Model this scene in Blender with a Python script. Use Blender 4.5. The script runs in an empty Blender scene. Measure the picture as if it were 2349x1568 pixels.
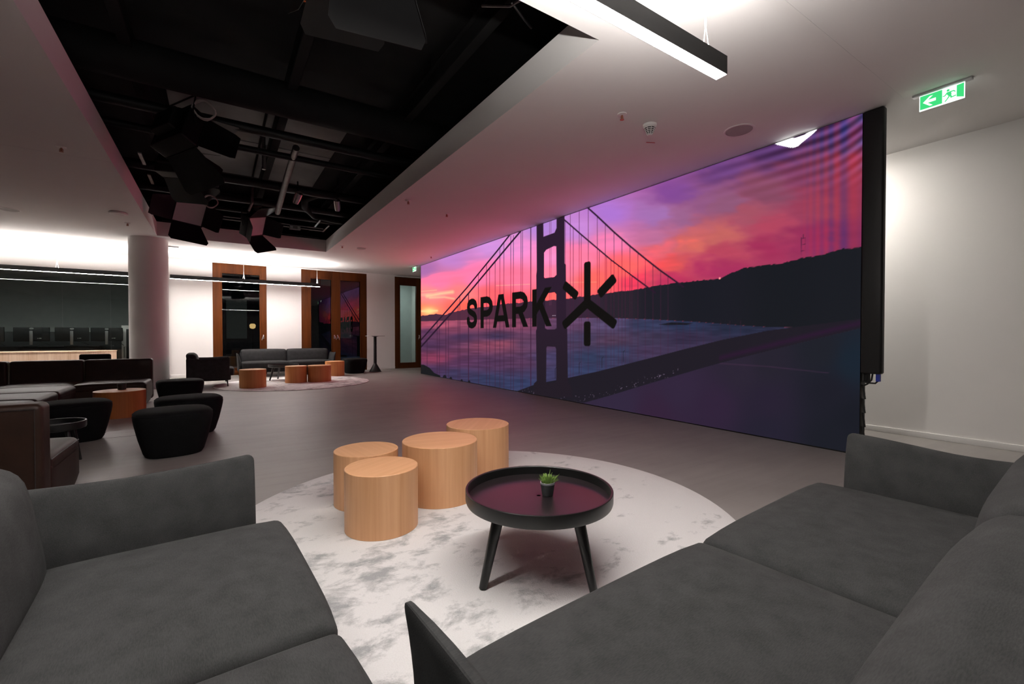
import bpy, bmesh, math, random
import numpy as np
from mathutils import Vector, Matrix, Euler

random.seed(7)
SC = bpy.context.scene
COL = SC.collection

# ------------------------------------------------------------------ camera
CAM_H = 1.15
HEAD = math.radians(33.347)      # looking to the right of +Y
PITCH = math.radians(0.7825)     # slightly down
FPX = 1025.0                     # focal length in pixels of a 2349 wide frame
cam_d = bpy.data.cameras.new('camera')
cam_d.sensor_width = 36.0
cam_d.lens = 36.0 * FPX / 2349.0
cam_d.clip_start = 0.02
cam = bpy.data.objects.new('camera', cam_d)
cam.location = (0, 0, CAM_H)
cam.rotation_euler = (math.radians(90) - PITCH, 0, -HEAD)
COL.objects.link(cam)
SC.camera = cam

# ------------------------------------------------------------------ world and exposure
w = bpy.data.worlds.new('night')
SC.world = w
w.use_nodes = True
w.node_tree.nodes['Background'].inputs[0].default_value = (0.010, 0.012, 0.018, 1)
w.node_tree.nodes['Background'].inputs[1].default_value = 1.0
SC.view_settings.view_transform = 'Standard'
SC.view_settings.look = 'None'
SC.view_settings.gamma = 1.0
SC.view_settings.use_curve_mapping = False
SC.view_settings.exposure = 0.0

PENDANT_DOWN = 104.0      # radiance of the lamps' lower diffusers
PENDANT_UP = 230.0        # radiance of the lamps' upper diffusers
BACK_DOWN = 135.0
BACK_UP = 300.0
PASSAGE = 255.0

# ------------------------------------------------------------------ room numbers (metres)
CEIL = 3.28
LIP = 0.30
X_SCREEN = 5.15
X_RIGHT = 6.65
X_LEFT = -8.0
Y_BACK = 15.40
Y_FRONT = -3.5
VX0, VX1, VY0, VY1 = -1.07, 2.31, 2.37, 12.10      # opening in the ceiling


# ------------------------------------------------------------------ materials
def srgb(r, g, b):
    def f(c):
        c /= 255.0
        return c / 12.92 if c <= 0.04045 else ((c + 0.055) / 1.055) ** 2.4
    return (f(r), f(g), f(b), 1.0)


def new_mat(name):
    m = bpy.data.materials.new(name)
    m.use_nodes = True
    nt = m.node_tree
    b = nt.nodes['Principled BSDF']
    return m, nt, b


def plain(name, col, rough=0.6, metal=0.0, var=0.06, scale=6.0, bump=0.0, bscale=120.0, spec=0.5, sheen=0.0):
    """procedural: base colour with a little noise variation and fine relief"""
    m, nt, b = new_mat(name)
    tc = nt.nodes.new('ShaderNodeTexCoord')
    n = nt.nodes.new('ShaderNodeTexNoise')
    n.inputs['Scale'].default_value = scale
    n.inputs['Detail'].default_value = 3
    nt.links.new(tc.outputs['Object'], n.inputs['Vector'])
    r = nt.nodes.new('ShaderNodeValToRGB')
    c = Vector(col[:3])
    r.color_ramp.elements[0].position = 0.3
    r.color_ramp.elements[1].position = 0.7
    r.color_ramp.elements[0].color = (*(c * (1 - var)), 1)
    r.color_ramp.elements[1].color = (*(c * (1 + var)), 1)
    nt.links.new(n.outputs['Fac'], r.inputs['Fac'])
    nt.links.new(r.outputs['Color'], b.inputs['Base Color'])
    b.inputs['Roughness'].default_value = rough
    b.inputs['Metallic'].default_value = metal
    b.inputs['Specular IOR Level'].default_value = spec
    if sheen:
        b.inputs['Sheen Weight'].default_value = sheen
        b.inputs['Sheen Roughness'].default_value = 0.6
    if bump:
        n2 = nt.nodes.new('ShaderNodeTexNoise')
        n2.inputs['Scale'].default_value = bscale
        n2.inputs['Detail'].default_value = 2
        nt.links.new(tc.outputs['Object'], n2.inputs['Vector'])
        bp = nt.nodes.new('ShaderNodeBump')
        bp.inputs['Strength'].default_value = bump
        bp.inputs['Distance'].default_value = 0.002
        nt.links.new(n2.outputs['Fac'], bp.inputs['Height'])
        nt.links.new(bp.outputs['Normal'], b.inputs['Normal'])
    return m


def glow(name, col, strength):
    m = bpy.data.materials.new(name)
    m.use_nodes = True
    nt = m.node_tree
    nt.nodes.clear()
    e = nt.nodes.new('ShaderNodeEmission')
    e.inputs[0].default_value = (*col[:3], 1)
    e.inputs[1].default_value = strength
    o = nt.nodes.new('ShaderNodeOutputMaterial')
    nt.links.new(e.outputs[0], o.inputs[0])
    return m


def fabric(name, col, var=0.26):
    m, nt, b = new_mat(name)
    tc = nt.nodes.new('ShaderNodeTexCoord')
    mp = nt.nodes.new('ShaderNodeMapping')
    mp.inputs['Scale'].default_value = (90, 420, 300)
    nt.links.new(tc.outputs['Object'], mp.inputs['Vector'])
    n = nt.nodes.new('ShaderNodeTexNoise')
    n.inputs['Scale'].default_value = 1.0
    n.inputs['Detail'].default_value = 4
    nt.links.new(mp.outputs[0], n.inputs['Vector'])
    n2 = nt.nodes.new('ShaderNodeTexNoise')
    n2.inputs['Scale'].default_value = 14
    n2.inputs['Detail'].default_value = 5
    nt.links.new(tc.outputs['Object'], n2.inputs['Vector'])
    mx = nt.nodes.new('ShaderNodeMath')
    mx.operation = 'ADD'
    nt.links.new(n.outputs['Fac'], mx.inputs[0])
    nt.links.new(n2.outputs['Fac'], mx.inputs[1])
    r = nt.nodes.new('ShaderNodeValToRGB')
    r.color_ramp.elements[0].position = 0.70
    r.color_ramp.elements[1].position = 1.30
    c = Vector(col[:3])
    r.color_ramp.elements[0].color = (*(c * (1 - var)), 1)
    r.color_ramp.elements[1].color = (*(c * (1 + var)), 1)
    sc_ = nt.nodes.new('ShaderNodeMath')
    sc_.operation = 'MULTIPLY'
    sc_.inputs[1].default_value = 1.0
    nt.links.new(mx.outputs[0], sc_.inputs[0])
    mr = nt.nodes.new('ShaderNodeMapRange')
    mr.inputs['From Min'].default_value = 0.6
    mr.inputs['From Max'].default_value = 1.4
    nt.links.new(sc_.outputs[0], mr.inputs['Value'])
    r.color_ramp.elements[0].position = 0.15
    r.color_ramp.elements[1].position = 0.85
    nt.links.new(mr.outputs[0], r.inputs['Fac'])
    nt.links.new(r.outputs['Color'], b.inputs['Base Color'])
    b.inputs['Roughness'].default_value = 0.95
    b.inputs['Specular IOR Level'].default_value = 0.15
    b.inputs['Sheen Weight'].default_value = 0.0
    bp = nt.nodes.new('ShaderNodeBump')
    bp.inputs['Strength'].default_value = 0.35
    bp.inputs['Distance'].default_value = 0.0015
    nt.links.new(n.outputs['Fac'], bp.inputs['Height'])
    nt.links.new(bp.outputs['Normal'], b.inputs['Normal'])
    return m


def wood(name, light, dark, axis='Z', scale=1.0, rough=0.45, spec=0.35):
    m, nt, b = new_mat(name)
    tc = nt.nodes.new('ShaderNodeTexCoord')
    mp = nt.nodes.new('ShaderNodeMapping')
    s = {'Z': (34, 34, 1.2), 'X': (1.2, 34, 34), 'Y': (34, 1.2, 34)}[axis]
    mp.inputs['Scale'].default_value = [k * scale for k in s]
    nt.links.new(tc.outputs['Object'], mp.inputs['Vector'])
    n = nt.nodes.new('ShaderNodeTexNoise')
    n.inputs['Scale'].default_value = 1.0
    n.inputs['Detail'].default_value = 6
    n.inputs['Distortion'].default_value = 0.4
    nt.links.new(mp.outputs[0], n.inputs['Vector'])
    mp2 = nt.nodes.new('ShaderNodeMapping')
    mp2.inputs['Scale'].default_value = [k * scale * 0.16 for k in s]
    nt.links.new(tc.outputs['Object'], mp2.inputs['Vector'])
    v = nt.nodes.new('ShaderNodeTexNoise')
    v.inputs['Scale'].default_value = 1.0
    v.inputs['Detail'].default_value = 1
    nt.links.new(mp2.outputs[0], v.inputs['Vector'])
    add = nt.nodes.new('ShaderNodeMath')
    add.operation = 'ADD'
    nt.links.new(n.outputs['Fac'], add.inputs[0])
    nt.links.new(v.outputs['Fac'], add.inputs[1])
    mr = nt.nodes.new('ShaderNodeMapRange')
    mr.inputs['From Min'].default_value = 0.65
    mr.inputs['From Max'].default_value = 1.35
    nt.links.new(add.outputs[0], mr.inputs['Value'])
    r = nt.nodes.new('ShaderNodeValToRGB')
    r.color_ramp.elements[0].color = dark
    r.color_ramp.elements[1].color = light
    nt.links.new(mr.outputs[0], r.inputs['Fac'])
    nt.links.new(r.outputs['Color'], b.inputs['Base Color'])
    b.inputs['Roughness'].default_value = rough
    b.inputs['Specular IOR Level'].default_value = spec
    return m


def glass_mat(name, tint=(0.9, 0.95, 0.93), ior=1.5, rough=0.0):
    m = bpy.data.materials.new(name)
    m.use_nodes = True
    nt = m.node_tree
    nt.nodes.clear()
    t = nt.nodes.new('ShaderNodeBsdfTransparent')
    t.inputs[0].default_value = (*tint, 1)
    g = nt.nodes.new('ShaderNodeBsdfGlossy')
    g.inputs['Roughness'].default_value = rough
    f = nt.nodes.new('ShaderNodeFresnel')
    f.inputs[0].default_value = ior
    mx = nt.nodes.new('ShaderNodeMixShader')
    o = nt.nodes.new('ShaderNodeOutputMaterial')
    nt.links.new(f.outputs[0], mx.inputs[0])
    nt.links.new(t.outputs[0], mx.inputs[1])
    nt.links.new(g.outputs[0], mx.inputs[2])
    nt.links.new(mx.outputs[0], o.inputs[0])
    return m


def floor_mat():
    m, nt, b = new_mat('floor_concrete')
    tc = nt.nodes.new('ShaderNodeTexCoord')
    n = nt.nodes.new('ShaderNodeTexNoise')
    n.inputs['Scale'].default_value = 1.3
    n.inputs['Detail'].default_value = 7
    n.inputs['Roughness'].default_value = 0.6
    nt.links.new(tc.outputs['Object'], n.inputs['Vector'])
    mp = nt.nodes.new('ShaderNodeMapping')
    mp.inputs['Scale'].default_value = (0.9, 9, 1)
    nt.links.new(tc.outputs['Object'], mp.inputs['Vector'])
    n2 = nt.nodes.new('ShaderNodeTexNoise')
    n2.inputs['Scale'].default_value = 1.0
    n2.inputs['Detail'].default_value = 5
    nt.links.new(mp.outputs[0], n2.inputs['Vector'])
    br = nt.nodes.new('ShaderNodeTexBrick')
    br.inputs['Scale'].default_value = 1.0
    br.inputs['Brick Width'].default_value = 1.5
    br.inputs['Row Height'].default_value = 0.30
    br.inputs['Mortar Size'].default_value = 0.0015
    br.inputs['Color1'].default_value = (0.46, 0.46, 0.46, 1)
    br.inputs['Color2'].default_value = (0.54, 0.54, 0.54, 1)
    br.inputs['Mortar'].default_value = (0.34, 0.34, 0.34, 1)
    nt.links.new(tc.outputs['Object'], br.inputs['Vector'])
    a1 = nt.nodes.new('ShaderNodeMath')
    a1.operation = 'MULTIPLY_ADD'
    nt.links.new(n.outputs['Fac'], a1.inputs[0])
    a1.inputs[1].default_value = 0.5
    nt.links.new(br.outputs['Color'], a1.inputs[2])
    a2 = nt.nodes.new('ShaderNodeMath')
    a2.operation = 'MULTIPLY_ADD'
    nt.links.new(n2.outputs['Fac'], a2.inputs[0])
    a2.inputs[1].default_value = 0.35
    nt.links.new(a1.outputs[0], a2.inputs[2])
    r = nt.nodes.new('ShaderNodeValToRGB')
    r.color_ramp.elements[0].position = 0.62
    r.color_ramp.elements[1].position = 1.0
    r.color_ramp.elements[0].color = (0.185, 0.170, 0.160, 1)
    r.color_ramp.elements[1].color = (0.275, 0.255, 0.240, 1)
    nt.links.new(a2.outputs[0], r.inputs['Fac'])
    nt.links.new(r.outputs['Color'], b.inputs['Base Color'])
    b.inputs['Roughness'].default_value = 0.42
    b.inputs['Specular IOR Level'].default_value = 0.45
    return m


def rug_mat():
    m, nt, b = new_mat('rug_pile')
    tc = nt.nodes.new('ShaderNodeTexCoord')
    mp = nt.nodes.new('ShaderNodeMapping')
    mp.inputs['Rotation'].default_value = (0, 0, 0.7)
    mp.inputs['Scale'].default_value = (4.6, 6.6, 1)
    nt.links.new(tc.outputs['Object'], mp.inputs['Vector'])
    n = nt.nodes.new('ShaderNodeTexNoise')
    n.inputs['Scale'].default_value = 1.0
    n.inputs['Detail'].default_value = 9
    n.inputs['Roughness'].default_value = 0.66
    n.inputs['Distortion'].default_value = 0.25
    nt.links.new(mp.outputs[0], n.inputs['Vector'])
    big = nt.nodes.new('ShaderNodeTexNoise')
    big.inputs['Scale'].default_value = 0.9
    big.inputs['Detail'].default_value = 2
    nt.links.new(tc.outputs['Object'], big.inputs['Vector'])
    sep = nt.nodes.new('ShaderNodeSeparateXYZ')
    nt.links.new(tc.outputs['Object'], sep.inputs[0])
    lean = nt.nodes.new('ShaderNodeMath')          # more worn patches towards one side of the rug
    lean.operation = 'MULTIPLY_ADD'
    nt.links.new(sep.outputs['X'], lean.inputs[0])
    lean.inputs[1].default_value = 0.045
    nt.links.new(n.outputs['Fac'], lean.inputs[2])
    ad = nt.nodes.new('ShaderNodeMath')
    ad.operation = 'MULTIPLY_ADD'
    nt.links.new(big.outputs['Fac'], ad.inputs[0])
    ad.inputs[1].default_value = 0.45
    nt.links.new(lean.outputs[0], ad.inputs[2])
    r = nt.nodes.new('ShaderNodeValToRGB')
    e = r.color_ramp.elements
    e[0].position = 0.555
    e[0].color = (0.34, 0.34, 0.34, 1)
    e[1].position = 0.70
    e[1].color = (0.71, 0.69, 0.68, 1)
    k = e.new(0.63)
    k.color = (0.52, 0.51, 0.505, 1)
    nt.links.new(ad.outputs[0], r.inputs['Fac'])
    fine = nt.nodes.new('ShaderNodeTexNoise')
    fine.inputs['Scale'].default_value = 170
    fine.inputs['Detail'].default_value = 2
    nt.links.new(tc.outputs['Object'], fine.inputs['Vector'])
    mixc = nt.nodes.new('ShaderNodeMixRGB')
    mixc.blend_type = 'OVERLAY'
    mixc.inputs[0].default_value = 0.22
    nt.links.new(r.outputs['Color'], mixc.inputs[1])
    nt.links.new(fine.outputs['Fac'], mixc.inputs[2])
    nt.links.new(mixc.outputs[0], b.inputs['Base Color'])
    b.inputs['Roughness'].default_value = 1.0
    b.inputs['Specular IOR Level'].default_value = 0.1
    bp = nt.nodes.new('ShaderNodeBump')
    bp.inputs['Strength'].default_value = 0.5
    bp.inputs['Distance'].default_value = 0.004
    nt.links.new(fine.outputs['Fac'], bp.inputs['Height'])
    nt.links.new(bp.outputs['Normal'], b.inputs['Normal'])
    return m


M = {}
M['white'] = plain('white_plaster', (0.76, 0.738, 0.72), 0.85, var=0.012, scale=2, spec=0.2)
M['wall'] = plain('white_wall_paint', (0.80, 0.775, 0.755), 0.8, var=0.012, scale=2, spec=0.25)
M['floor'] = floor_mat()
M['rug'] = rug_mat()
M['rug_edge'] = plain('rug_edge', (0.22, 0.2, 0.19), 0.95, var=0.2, scale=80)
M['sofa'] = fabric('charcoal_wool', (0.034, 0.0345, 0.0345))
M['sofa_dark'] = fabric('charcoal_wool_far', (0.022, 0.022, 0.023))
M['pouf'] = fabric('black_wool', (0.0045, 0.0045, 0.005))
M['leather'] = plain('brown_leather', (0.0185, 0.0080, 0.0050), 0.46, var=0.18, scale=9, bump=0.25, bscale=260, spec=0.20)
M['leather_seam'] = plain('dark_piping', (0.012, 0.008, 0.007), 0.5)
M['black'] = plain('black_lacquer', (0.006, 0.006, 0.006), 0.38, var=0.1)
M['tray'] = plain('black_tray_lacquer', (0.012, 0.009, 0.010), 0.30, var=0.1, spec=0.6)
M['black_metal'] = plain('black_metal', (0.004, 0.004, 0.0042), 0.5, var=0.1, spec=0.3)
M['void'] = plain('black_void_paint', (0.005, 0.005, 0.005), 0.8, var=0.25, scale=3, spec=0.2)
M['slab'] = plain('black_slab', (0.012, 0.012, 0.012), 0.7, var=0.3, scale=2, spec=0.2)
M['slab_pale'] = plain('pale_slab_panel', (0.22, 0.22, 0.22), 0.5, 0.3, var=0.25, scale=1.5)
M['galv'] = plain('galvanised_steel', (0.22, 0.22, 0.22), 0.38, 0.9, var=0.15, scale=12)
M['chrome'] = plain('brushed_chrome', (0.6, 0.6, 0.6), 0.25, 1.0, var=0.03)
M['silver'] = plain('silver_plastic', (0.45, 0.45, 0.46), 0.35, 0.5, var=0.03)
M['lens'] = plain('studio_light_diffuser', (0.62, 0.58, 0.58), 0.5, var=0.03)
M['drum_side'] = wood('light_oak_side', srgb(222, 172, 130), srgb(198, 146, 102), 'Z', 1.2)
M['drum_top'] = wood('light_oak_top', srgb(228, 176, 134), srgb(210, 156, 112), 'X', 0.9)
M['frame'] = wood('dark_brown_window_wood', srgb(84, 42, 12), srgb(62, 29, 7), 'Z', 1.0, 0.5, 0.12)
M['glass'] = glass_mat('window_glass', (0.80, 0.84, 0.83), 1.55)
M['glass_wall'] = glass_mat('partition_glass', (0.86, 0.90, 0.89), 1.5)
M['dark_frame'] = plain('dark_grey_aluminium', (0.03, 0.034, 0.034), 0.4, 0.3)
M['plastic'] = plain('white_plastic', (0.78, 0.76, 0.74), 0.5, var=0.02)
M['grille'] = plain('grey_speaker_grille', (0.36, 0.34, 0.33), 0.7, var=0.05)
M['slot'] = plain('dark_slot', (0.015, 0.015, 0.015), 0.8)
M['copper'] = plain('brass_copper', (0.35, 0.16, 0.10), 0.4, 0.6)
M['red'] = plain('red_mark', (0.5, 0.05, 0.04), 0.6)
M['blue'] = plain('blue_connector', (0.02, 0.04, 0.35), 0.5)
M['orange'] = plain('orange_cable', (0.55, 0.10, 0.01), 0.5)
M['wire_white'] = plain('white_wire', (0.75, 0.74, 0.72), 0.5)
M['pot'] = plain('ribbed_grey_pot', (0.085, 0.088, 0.092), 0.45, var=0.12, scale=40)
M['soil'] = plain('dark_soil', (0.02, 0.014, 0.01), 0.9, var=0.4, scale=90)
M['leaf'] = plain('green_leaf', (0.24, 0.38, 0.09), 0.5, var=0.35, scale=30)
M['bench'] = wood('pale_beige_slats', srgb(232, 206, 182), srgb(196, 160, 130), 'Z', 1.2, 0.7)
M['monitor'] = plain('black_monitor_plastic', (0.016, 0.017, 0.018), 0.4)
M['grey_wall'] = plain('grey_office_wall', (0.60, 0.63, 0.62), 0.85, var=0.04)
M['side_wall'] = plain('grey_side_wall', (0.26, 0.25, 0.245), 0.85, var=0.03)
M['asphalt'] = plain('dark_paving', (0.03, 0.03, 0.032), 0.8, var=0.3)
M['facade'] = plain('dark_facade', (0.055, 0.055, 0.06), 0.8, var=0.2)
M['led_white'] = glow('lamp_diffuser_down', (1.0, 0.955, 0.92), PENDANT_DOWN)
M['led_up'] = glow('lamp_diffuser_up', (1.0, 0.955, 0.92), PENDANT_UP)
M['led_back'] = glow('back_lamp_diffuser_down', (1.0, 0.94, 0.90), BACK_DOWN)
M['led_back_up'] = glow('back_lamp_diffuser_up', (1.0, 0.94, 0.90), BACK_UP)
M['led_passage'] = glow('passage_lamp_diffuser', (1.0, 0.95, 0.88), PASSAGE)
M['led_stair'] = glow('stair_lamp_diffuser', (0.86, 1.0, 0.95), 16.0)
M['sign_white'] = glow('sign_white_light', (0.86, 1.0, 0.93), 1.5)
M['sign_green'] = glow('sign_green_light', (0.06, 0.82, 0.24), 0.92)
M['warm'] = glow('warm_lamp', (1.0, 0.62, 0.25), 0.9)
M['cool'] = glow('cool_window_light', (0.35, 0.5, 0.6), 0.16)
M['dimwin'] = glow('dim_window_light', (0.35, 0.4, 0.38), 0.035)
M['neon'] = glow('white_neon', (0.7, 0.75, 1.0), 1.0)


# ------------------------------------------------------------------ mesh helpers
class MB:
    """collects verts and faces, builds ONE mesh object"""
    def __init__(self):
        self.v = []
        self.f = []

    def add(self, verts, faces):
        o = len(self.v)
        self.v += [tuple(p) for p in verts]
        self.f += [tuple(i + o for i in q) for q in faces]
        return self

    def box(self, x0, x1, y0, y1, z0, z1):
        v = [(x0, y0, z0), (x1, y0, z0), (x1, y1, z0), (x0, y1, z0), (x0, y0, z1), (x1, y0, z1), (x1, y1, z1), (x0, y1, z1)]
        f = [(0, 3, 2, 1), (4, 5, 6, 7), (0, 1, 5, 4), (1, 2, 6, 5), (2, 3, 7, 6), (3, 0, 4, 7)]
        return self.add(v, f)

    def bbox(self, x0, x1, y0, y1, z0, z1, r=0.01, n=2, warp=None):
        """box with rounded edges"""
        h = Vector(((x1 - x0) / 2, (y1 - y0) / 2, (z1 - z0) / 2))
        c = Vector(((x0 + x1) / 2, (y0 + y1) / 2, (z0 + z1) / 2))
        r = min(r, h.x * 0.999, h.y * 0.999, h.z * 0.999)

        def ticks(hh):
            e = [hh - r * (1 - math.tan(math.radians(a))) for a in (0, 22.5, 45)]
            inner = [-(hh - r) + 2 * (hh - r) * i / n for i in range(n + 1)]
            return [-x for x in reversed(e[1:])] + inner + e[1:]
        T = [ticks(h.x), ticks(h.y), ticks(h.z)]
        idx = {}
        vs, fs = [], []

        def vert(p):
            k = (round(p[0], 6), round(p[1], 6), round(p[2], 6))
            if k not in idx:
                inner = Vector([max(-(h[i] - r), min(h[i] - r, p[i])) for i in range(3)])
                d = Vector(p) - inner
                q = inner + (d.normalized() * r if d.length > 1e-9 else d)
                q = q + c
                if warp:
                    q = Vector(warp(q))
                idx[k] = len(vs)
                vs.append(tuple(q))
            return idx[k]
        for ax in range(3):
            a, b = (ax + 1) % 3, (ax + 2) % 3
            for s in (-1, 1):
                for i in range(len(T[a]) - 1):
                    for j in range(len(T[b]) - 1):
                        q = []
                        for (ii, jj) in ((i, j), (i + 1, j), (i + 1, j + 1), (i, j + 1)):
                            p = [0, 0, 0]
                            p[ax] = s * h[ax]
                            p[a] = T[a][ii]
                            p[b] = T[b][jj]
                            q.append(vert(p))
                        fs.append(tuple(q) if s > 0 else tuple(reversed(q)))
        return self.add(vs, fs)

    def lathe(self, prof, seg=48, c=(0, 0, 0), cap0=True, cap1=True):
        vs, fs = [], []
        for (r, z) in prof:
            for i in range(seg):
                a = 2 * math.pi * i / seg
                vs.append((c[0] + r * math.cos(a), c[1] + r * math.sin(a), c[2] + z))
        for k in range(len(prof) - 1):
            for i in range(seg):
                j = (i + 1) % seg
                fs.append((k * seg + i, k * seg + j, (k + 1) * seg + j, (k + 1) * seg + i))
        if cap0:
            fs.append(tuple(reversed(range(seg))))
        if cap1:
            fs.append(tuple(range((len(prof) - 1) * seg, len(prof) * seg)))
        return self.add(vs, fs)

    def tube(self, pts, rad, seg=10, caps=True):
        pts = [Vector(p) for p in pts]
        n = len(pts)
        if not isinstance(rad, (list, tuple)):
            rad = [rad] * n
        vs, fs = [], []
        t0 = (pts[1] - pts[0]).normalized()
        u = t0.orthogonal().normalized()
        for k in range(n):
            t = (pts[min(k + 1, n - 1)] - pts[max(k - 1, 0)]).normalized()
            u = (u - t * u.dot(t))
            u = u.normalized() if u.length > 1e-6 else t.orthogonal().normalized()
            v = t.cross(u)
            for i in range(seg):
                a = 2 * math.pi * i / seg
                vs.append(pts[k] + (u * math.cos(a) + v * math.sin(a)) * rad[k])
        for k in range(n - 1):
            for i in range(seg):
                j = (i + 1) % seg
                fs.append((k * seg + i, k * seg + j, (k + 1) * seg + j, (k + 1) * seg + i))
        if caps:
            fs.append(tuple(reversed(range(seg))))
            fs.append(tuple(range((n - 1) * seg, n * seg)))
        return self.add(vs, fs)

    def prism(self, poly, d0, d1, axis='Z'):
        """polygon (2D) extruded along axis between d0 and d1"""
        def P(p, d):
            if axis == 'Z':
                return (p[0], p[1], d)
            if axis == 'Y':
                return (p[0], d, p[1])
            return (d, p[0], p[1])
        n = len(poly)
        vs = [P(p, d0) for p in poly] + [P(p, d1) for p in poly]
        fs = [tuple(range(n)), tuple(range(n, 2 * n))] + [(i, (i + 1) % n, (i + 1) % n + n, i + n) for i in range(n)]
        return self.add(vs, fs)

    def xf(self, mat):
        self.v = [tuple(mat @ Vector(p)) for p in self.v]
        return self

    def build(self, name, mat, parent=None, loc=None, smooth=True, fix=True):
        me = bpy.data.meshes.new(name)
        me.from_pydata(self.v, [], self.f)
        if fix:
            bm = bmesh.new()
            bm.from_mesh(me)
            bmesh.ops.recalc_face_normals(bm, faces=bm.faces)
            bm.to_mesh(me)
            bm.free()
        if smooth:
            me.polygons.foreach_set('use_smooth', [True] * len(me.polygons))
            me.set_sharp_from_angle(angle=math.radians(32))
        me.materials.append(mat)
        o = bpy.data.objects.new(name, me)
        COL.objects.link(o)
        if parent:
            o.parent = parent
        if loc:
            o.location = loc
        return o


def tag(o, label, cat, group=None, kind=None):
    o['label'] = label
    o['category'] = cat
    if group:
        o['group'] = group
    if kind:
        o['kind'] = kind
    return o


def thing(name, label, cat, loc=(0, 0, 0), rz=0.0, group=None):
    o = bpy.data.objects.new(name, None)
    o.empty_display_size = 0.1
    COL.objects.link(o)
    o.location = loc
    o.rotation_euler = (0, 0, rz)
    return tag(o, label, cat, group)


def struct(o, label, cat):
    o['kind'] = 'structure'
    o['label'] = label
    o['category'] = cat
    return o


def copy_tree(o, label=None, loc=None, rz=None, parent=None):
    c = o.copy()
    COL.objects.link(c)
    if parent is not None:
        c.parent = parent
    if label:
        c['label'] = label
    if loc is not None:
        c.location = loc
    if rz is not None:
        c.rotation_euler = (0, 0, rz)
    for ch in list(o.children):
        copy_tree(ch, parent=c)
    return c


def srot(t):
    return math.radians(t)


# ================================================================== ROOM
# floor
o = MB().box(X_LEFT - .2, 9.0, Y_FRONT - .2, 19.8, -0.2, 0.0).build('floor', M['floor'], smooth=False)
struct(o, 'grey brown polished concrete look floor of the lounge', 'floor')

# ceiling: a thick slab with the rectangular opening, and the passage strip behind the screen
cb = MB()
XE = 5.22
YE = Y_BACK + .3
cb.box(X_LEFT, VX0, Y_FRONT, YE, CEIL, CEIL + LIP)
cb.box(VX1, XE, Y_FRONT, YE, CEIL, CEIL + LIP)
cb.box(VX0, VX1, Y_FRONT, VY0, CEIL, CEIL + LIP)
cb.box(VX0, VX1, VY1, YE, CEIL, CEIL + LIP)
cb.box(XE, 9.0, Y_FRONT, YE, CEIL + 0.018, CEIL + LIP)
cb.box(X_LEFT, -1.0, YE, 19.4, CEIL, CEIL + LIP)
cb.box(4.65, 9.0, YE, 17.8, CEIL + 0.018, CEIL + LIP)
o = cb.build('ceiling', M['white'], smooth=False)
struct(o, 'white plaster ceiling with a large rectangular opening', 'ceiling')
for nm, (a, b, c, d) in {'ceiling_joint': (VX0 - 4.0, VX0 - 0.01, 7.30, 7.308), 'ceiling_joint.': (2.6, XE - .05, 1.44, 1.452)}.items():
    MB().box(a, b, c, d, CEIL - 0.0015, CEIL + 0.01).build('ceiling_joint', M['white'], parent=o, smooth=False)

# black space above the opening
vb = MB()
VA = (-1.9, 3.1, 1.6, 13.4)
vb.box(VA[0] - .1, VA[0], VA[2], VA[3], CEIL + LIP, 4.6)
vb.box(VA[1], VA[1] + .1, VA[2], VA[3], CEIL + LIP, 4.6)
vb.box(VA[0], VA[1], VA[2] - .1, VA[2], CEIL + LIP, 4.6)
vb.box(VA[0], VA[1], VA[3], VA[3] + .1, CEIL + LIP, 4.6)
vb.box(VA[0], VA[1], VA[2], VY0 - .03, CEIL + LIP, CEIL + LIP + .01)
vb.box(VA[0], VX0 - .03, VY0, VA[3], CEIL + LIP, CEIL + LIP + .01)
vb.box(VX1 + .03, VA[1], VY0, VA[3], CEIL + LIP, CEIL + LIP + .01)
vb.box(VX0, VX1, VY1 + .03, VA[3], CEIL + LIP, CEIL + LIP + .01)
o = vb.build('wall_ceiling_void', M['void'], smooth=False)
struct(o, 'black painted sides of the space above the ceiling opening', 'wall')
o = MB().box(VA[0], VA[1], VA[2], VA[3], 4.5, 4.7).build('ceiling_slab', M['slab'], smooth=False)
struct(o, 'black slab above the ceiling opening', 'ceiling')
for (a, b, c, d) in ((-.55, .60, 7.2, 8.7), (.64, 1.75, 7.2, 8.7), (-.55, .60, 8.74, 10.6), (.64, 1.75, 8.74, 10.6)):  # paler grey panels under the far middle of the slab
    MB().bbox(a, b, c, d, 4.40, 4.44, .006).build('slab_panel', M['slab_pale'], o)

# back wall with window openings
WIN = [(-0.12, 1.24), (2.20, 4.23), (5.20, 6.18)]
WTOP = 3.25
GL = (-7.9, -1.12, 2.79)       # partition glass x0, x1, top
wb = MB()
wb.box(-1.12, WIN[0][0], Y_BACK, Y_BACK + .3, 0, CEIL)
wb.box(WIN[0][1], WIN[1][0], Y_BACK, Y_BACK + .3, 0, CEIL)
wb.box(WIN[1][1], WIN[2][0], Y_BACK, Y_BACK + .3, 0, CEIL)
wb.box(WIN[2][1], X_RIGHT, Y_BACK, Y_BACK + .3, 0, CEIL)
for a, b in WIN:
    wb.box(a, b, Y_BACK, Y_BACK + .3, WTOP, CEIL)
wb.box(X_LEFT, -1.12, Y_BACK, Y_BACK + .3, GL[2], CEIL)
o = wb.build('wall_back', M['wall'], smooth=False)
struct(o, 'white back wall between the brown framed windows', 'wall')
o = MB().box(X_RIGHT, X_RIGHT + .2, Y_FRONT, 19.8, 0, CEIL + .1).build('wall_right', M['wall'], smooth=False)
struct(o, 'plain white wall to the right of the video wall', 'wall')
o = MB().box(X_LEFT - .2, X_LEFT, Y_FRONT, 19.8, 0, CEIL).build('wall_left', M['side_wall'], smooth=False)
struct(o, 'grey side wall beyond the brown sofas', 'wall')
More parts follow.
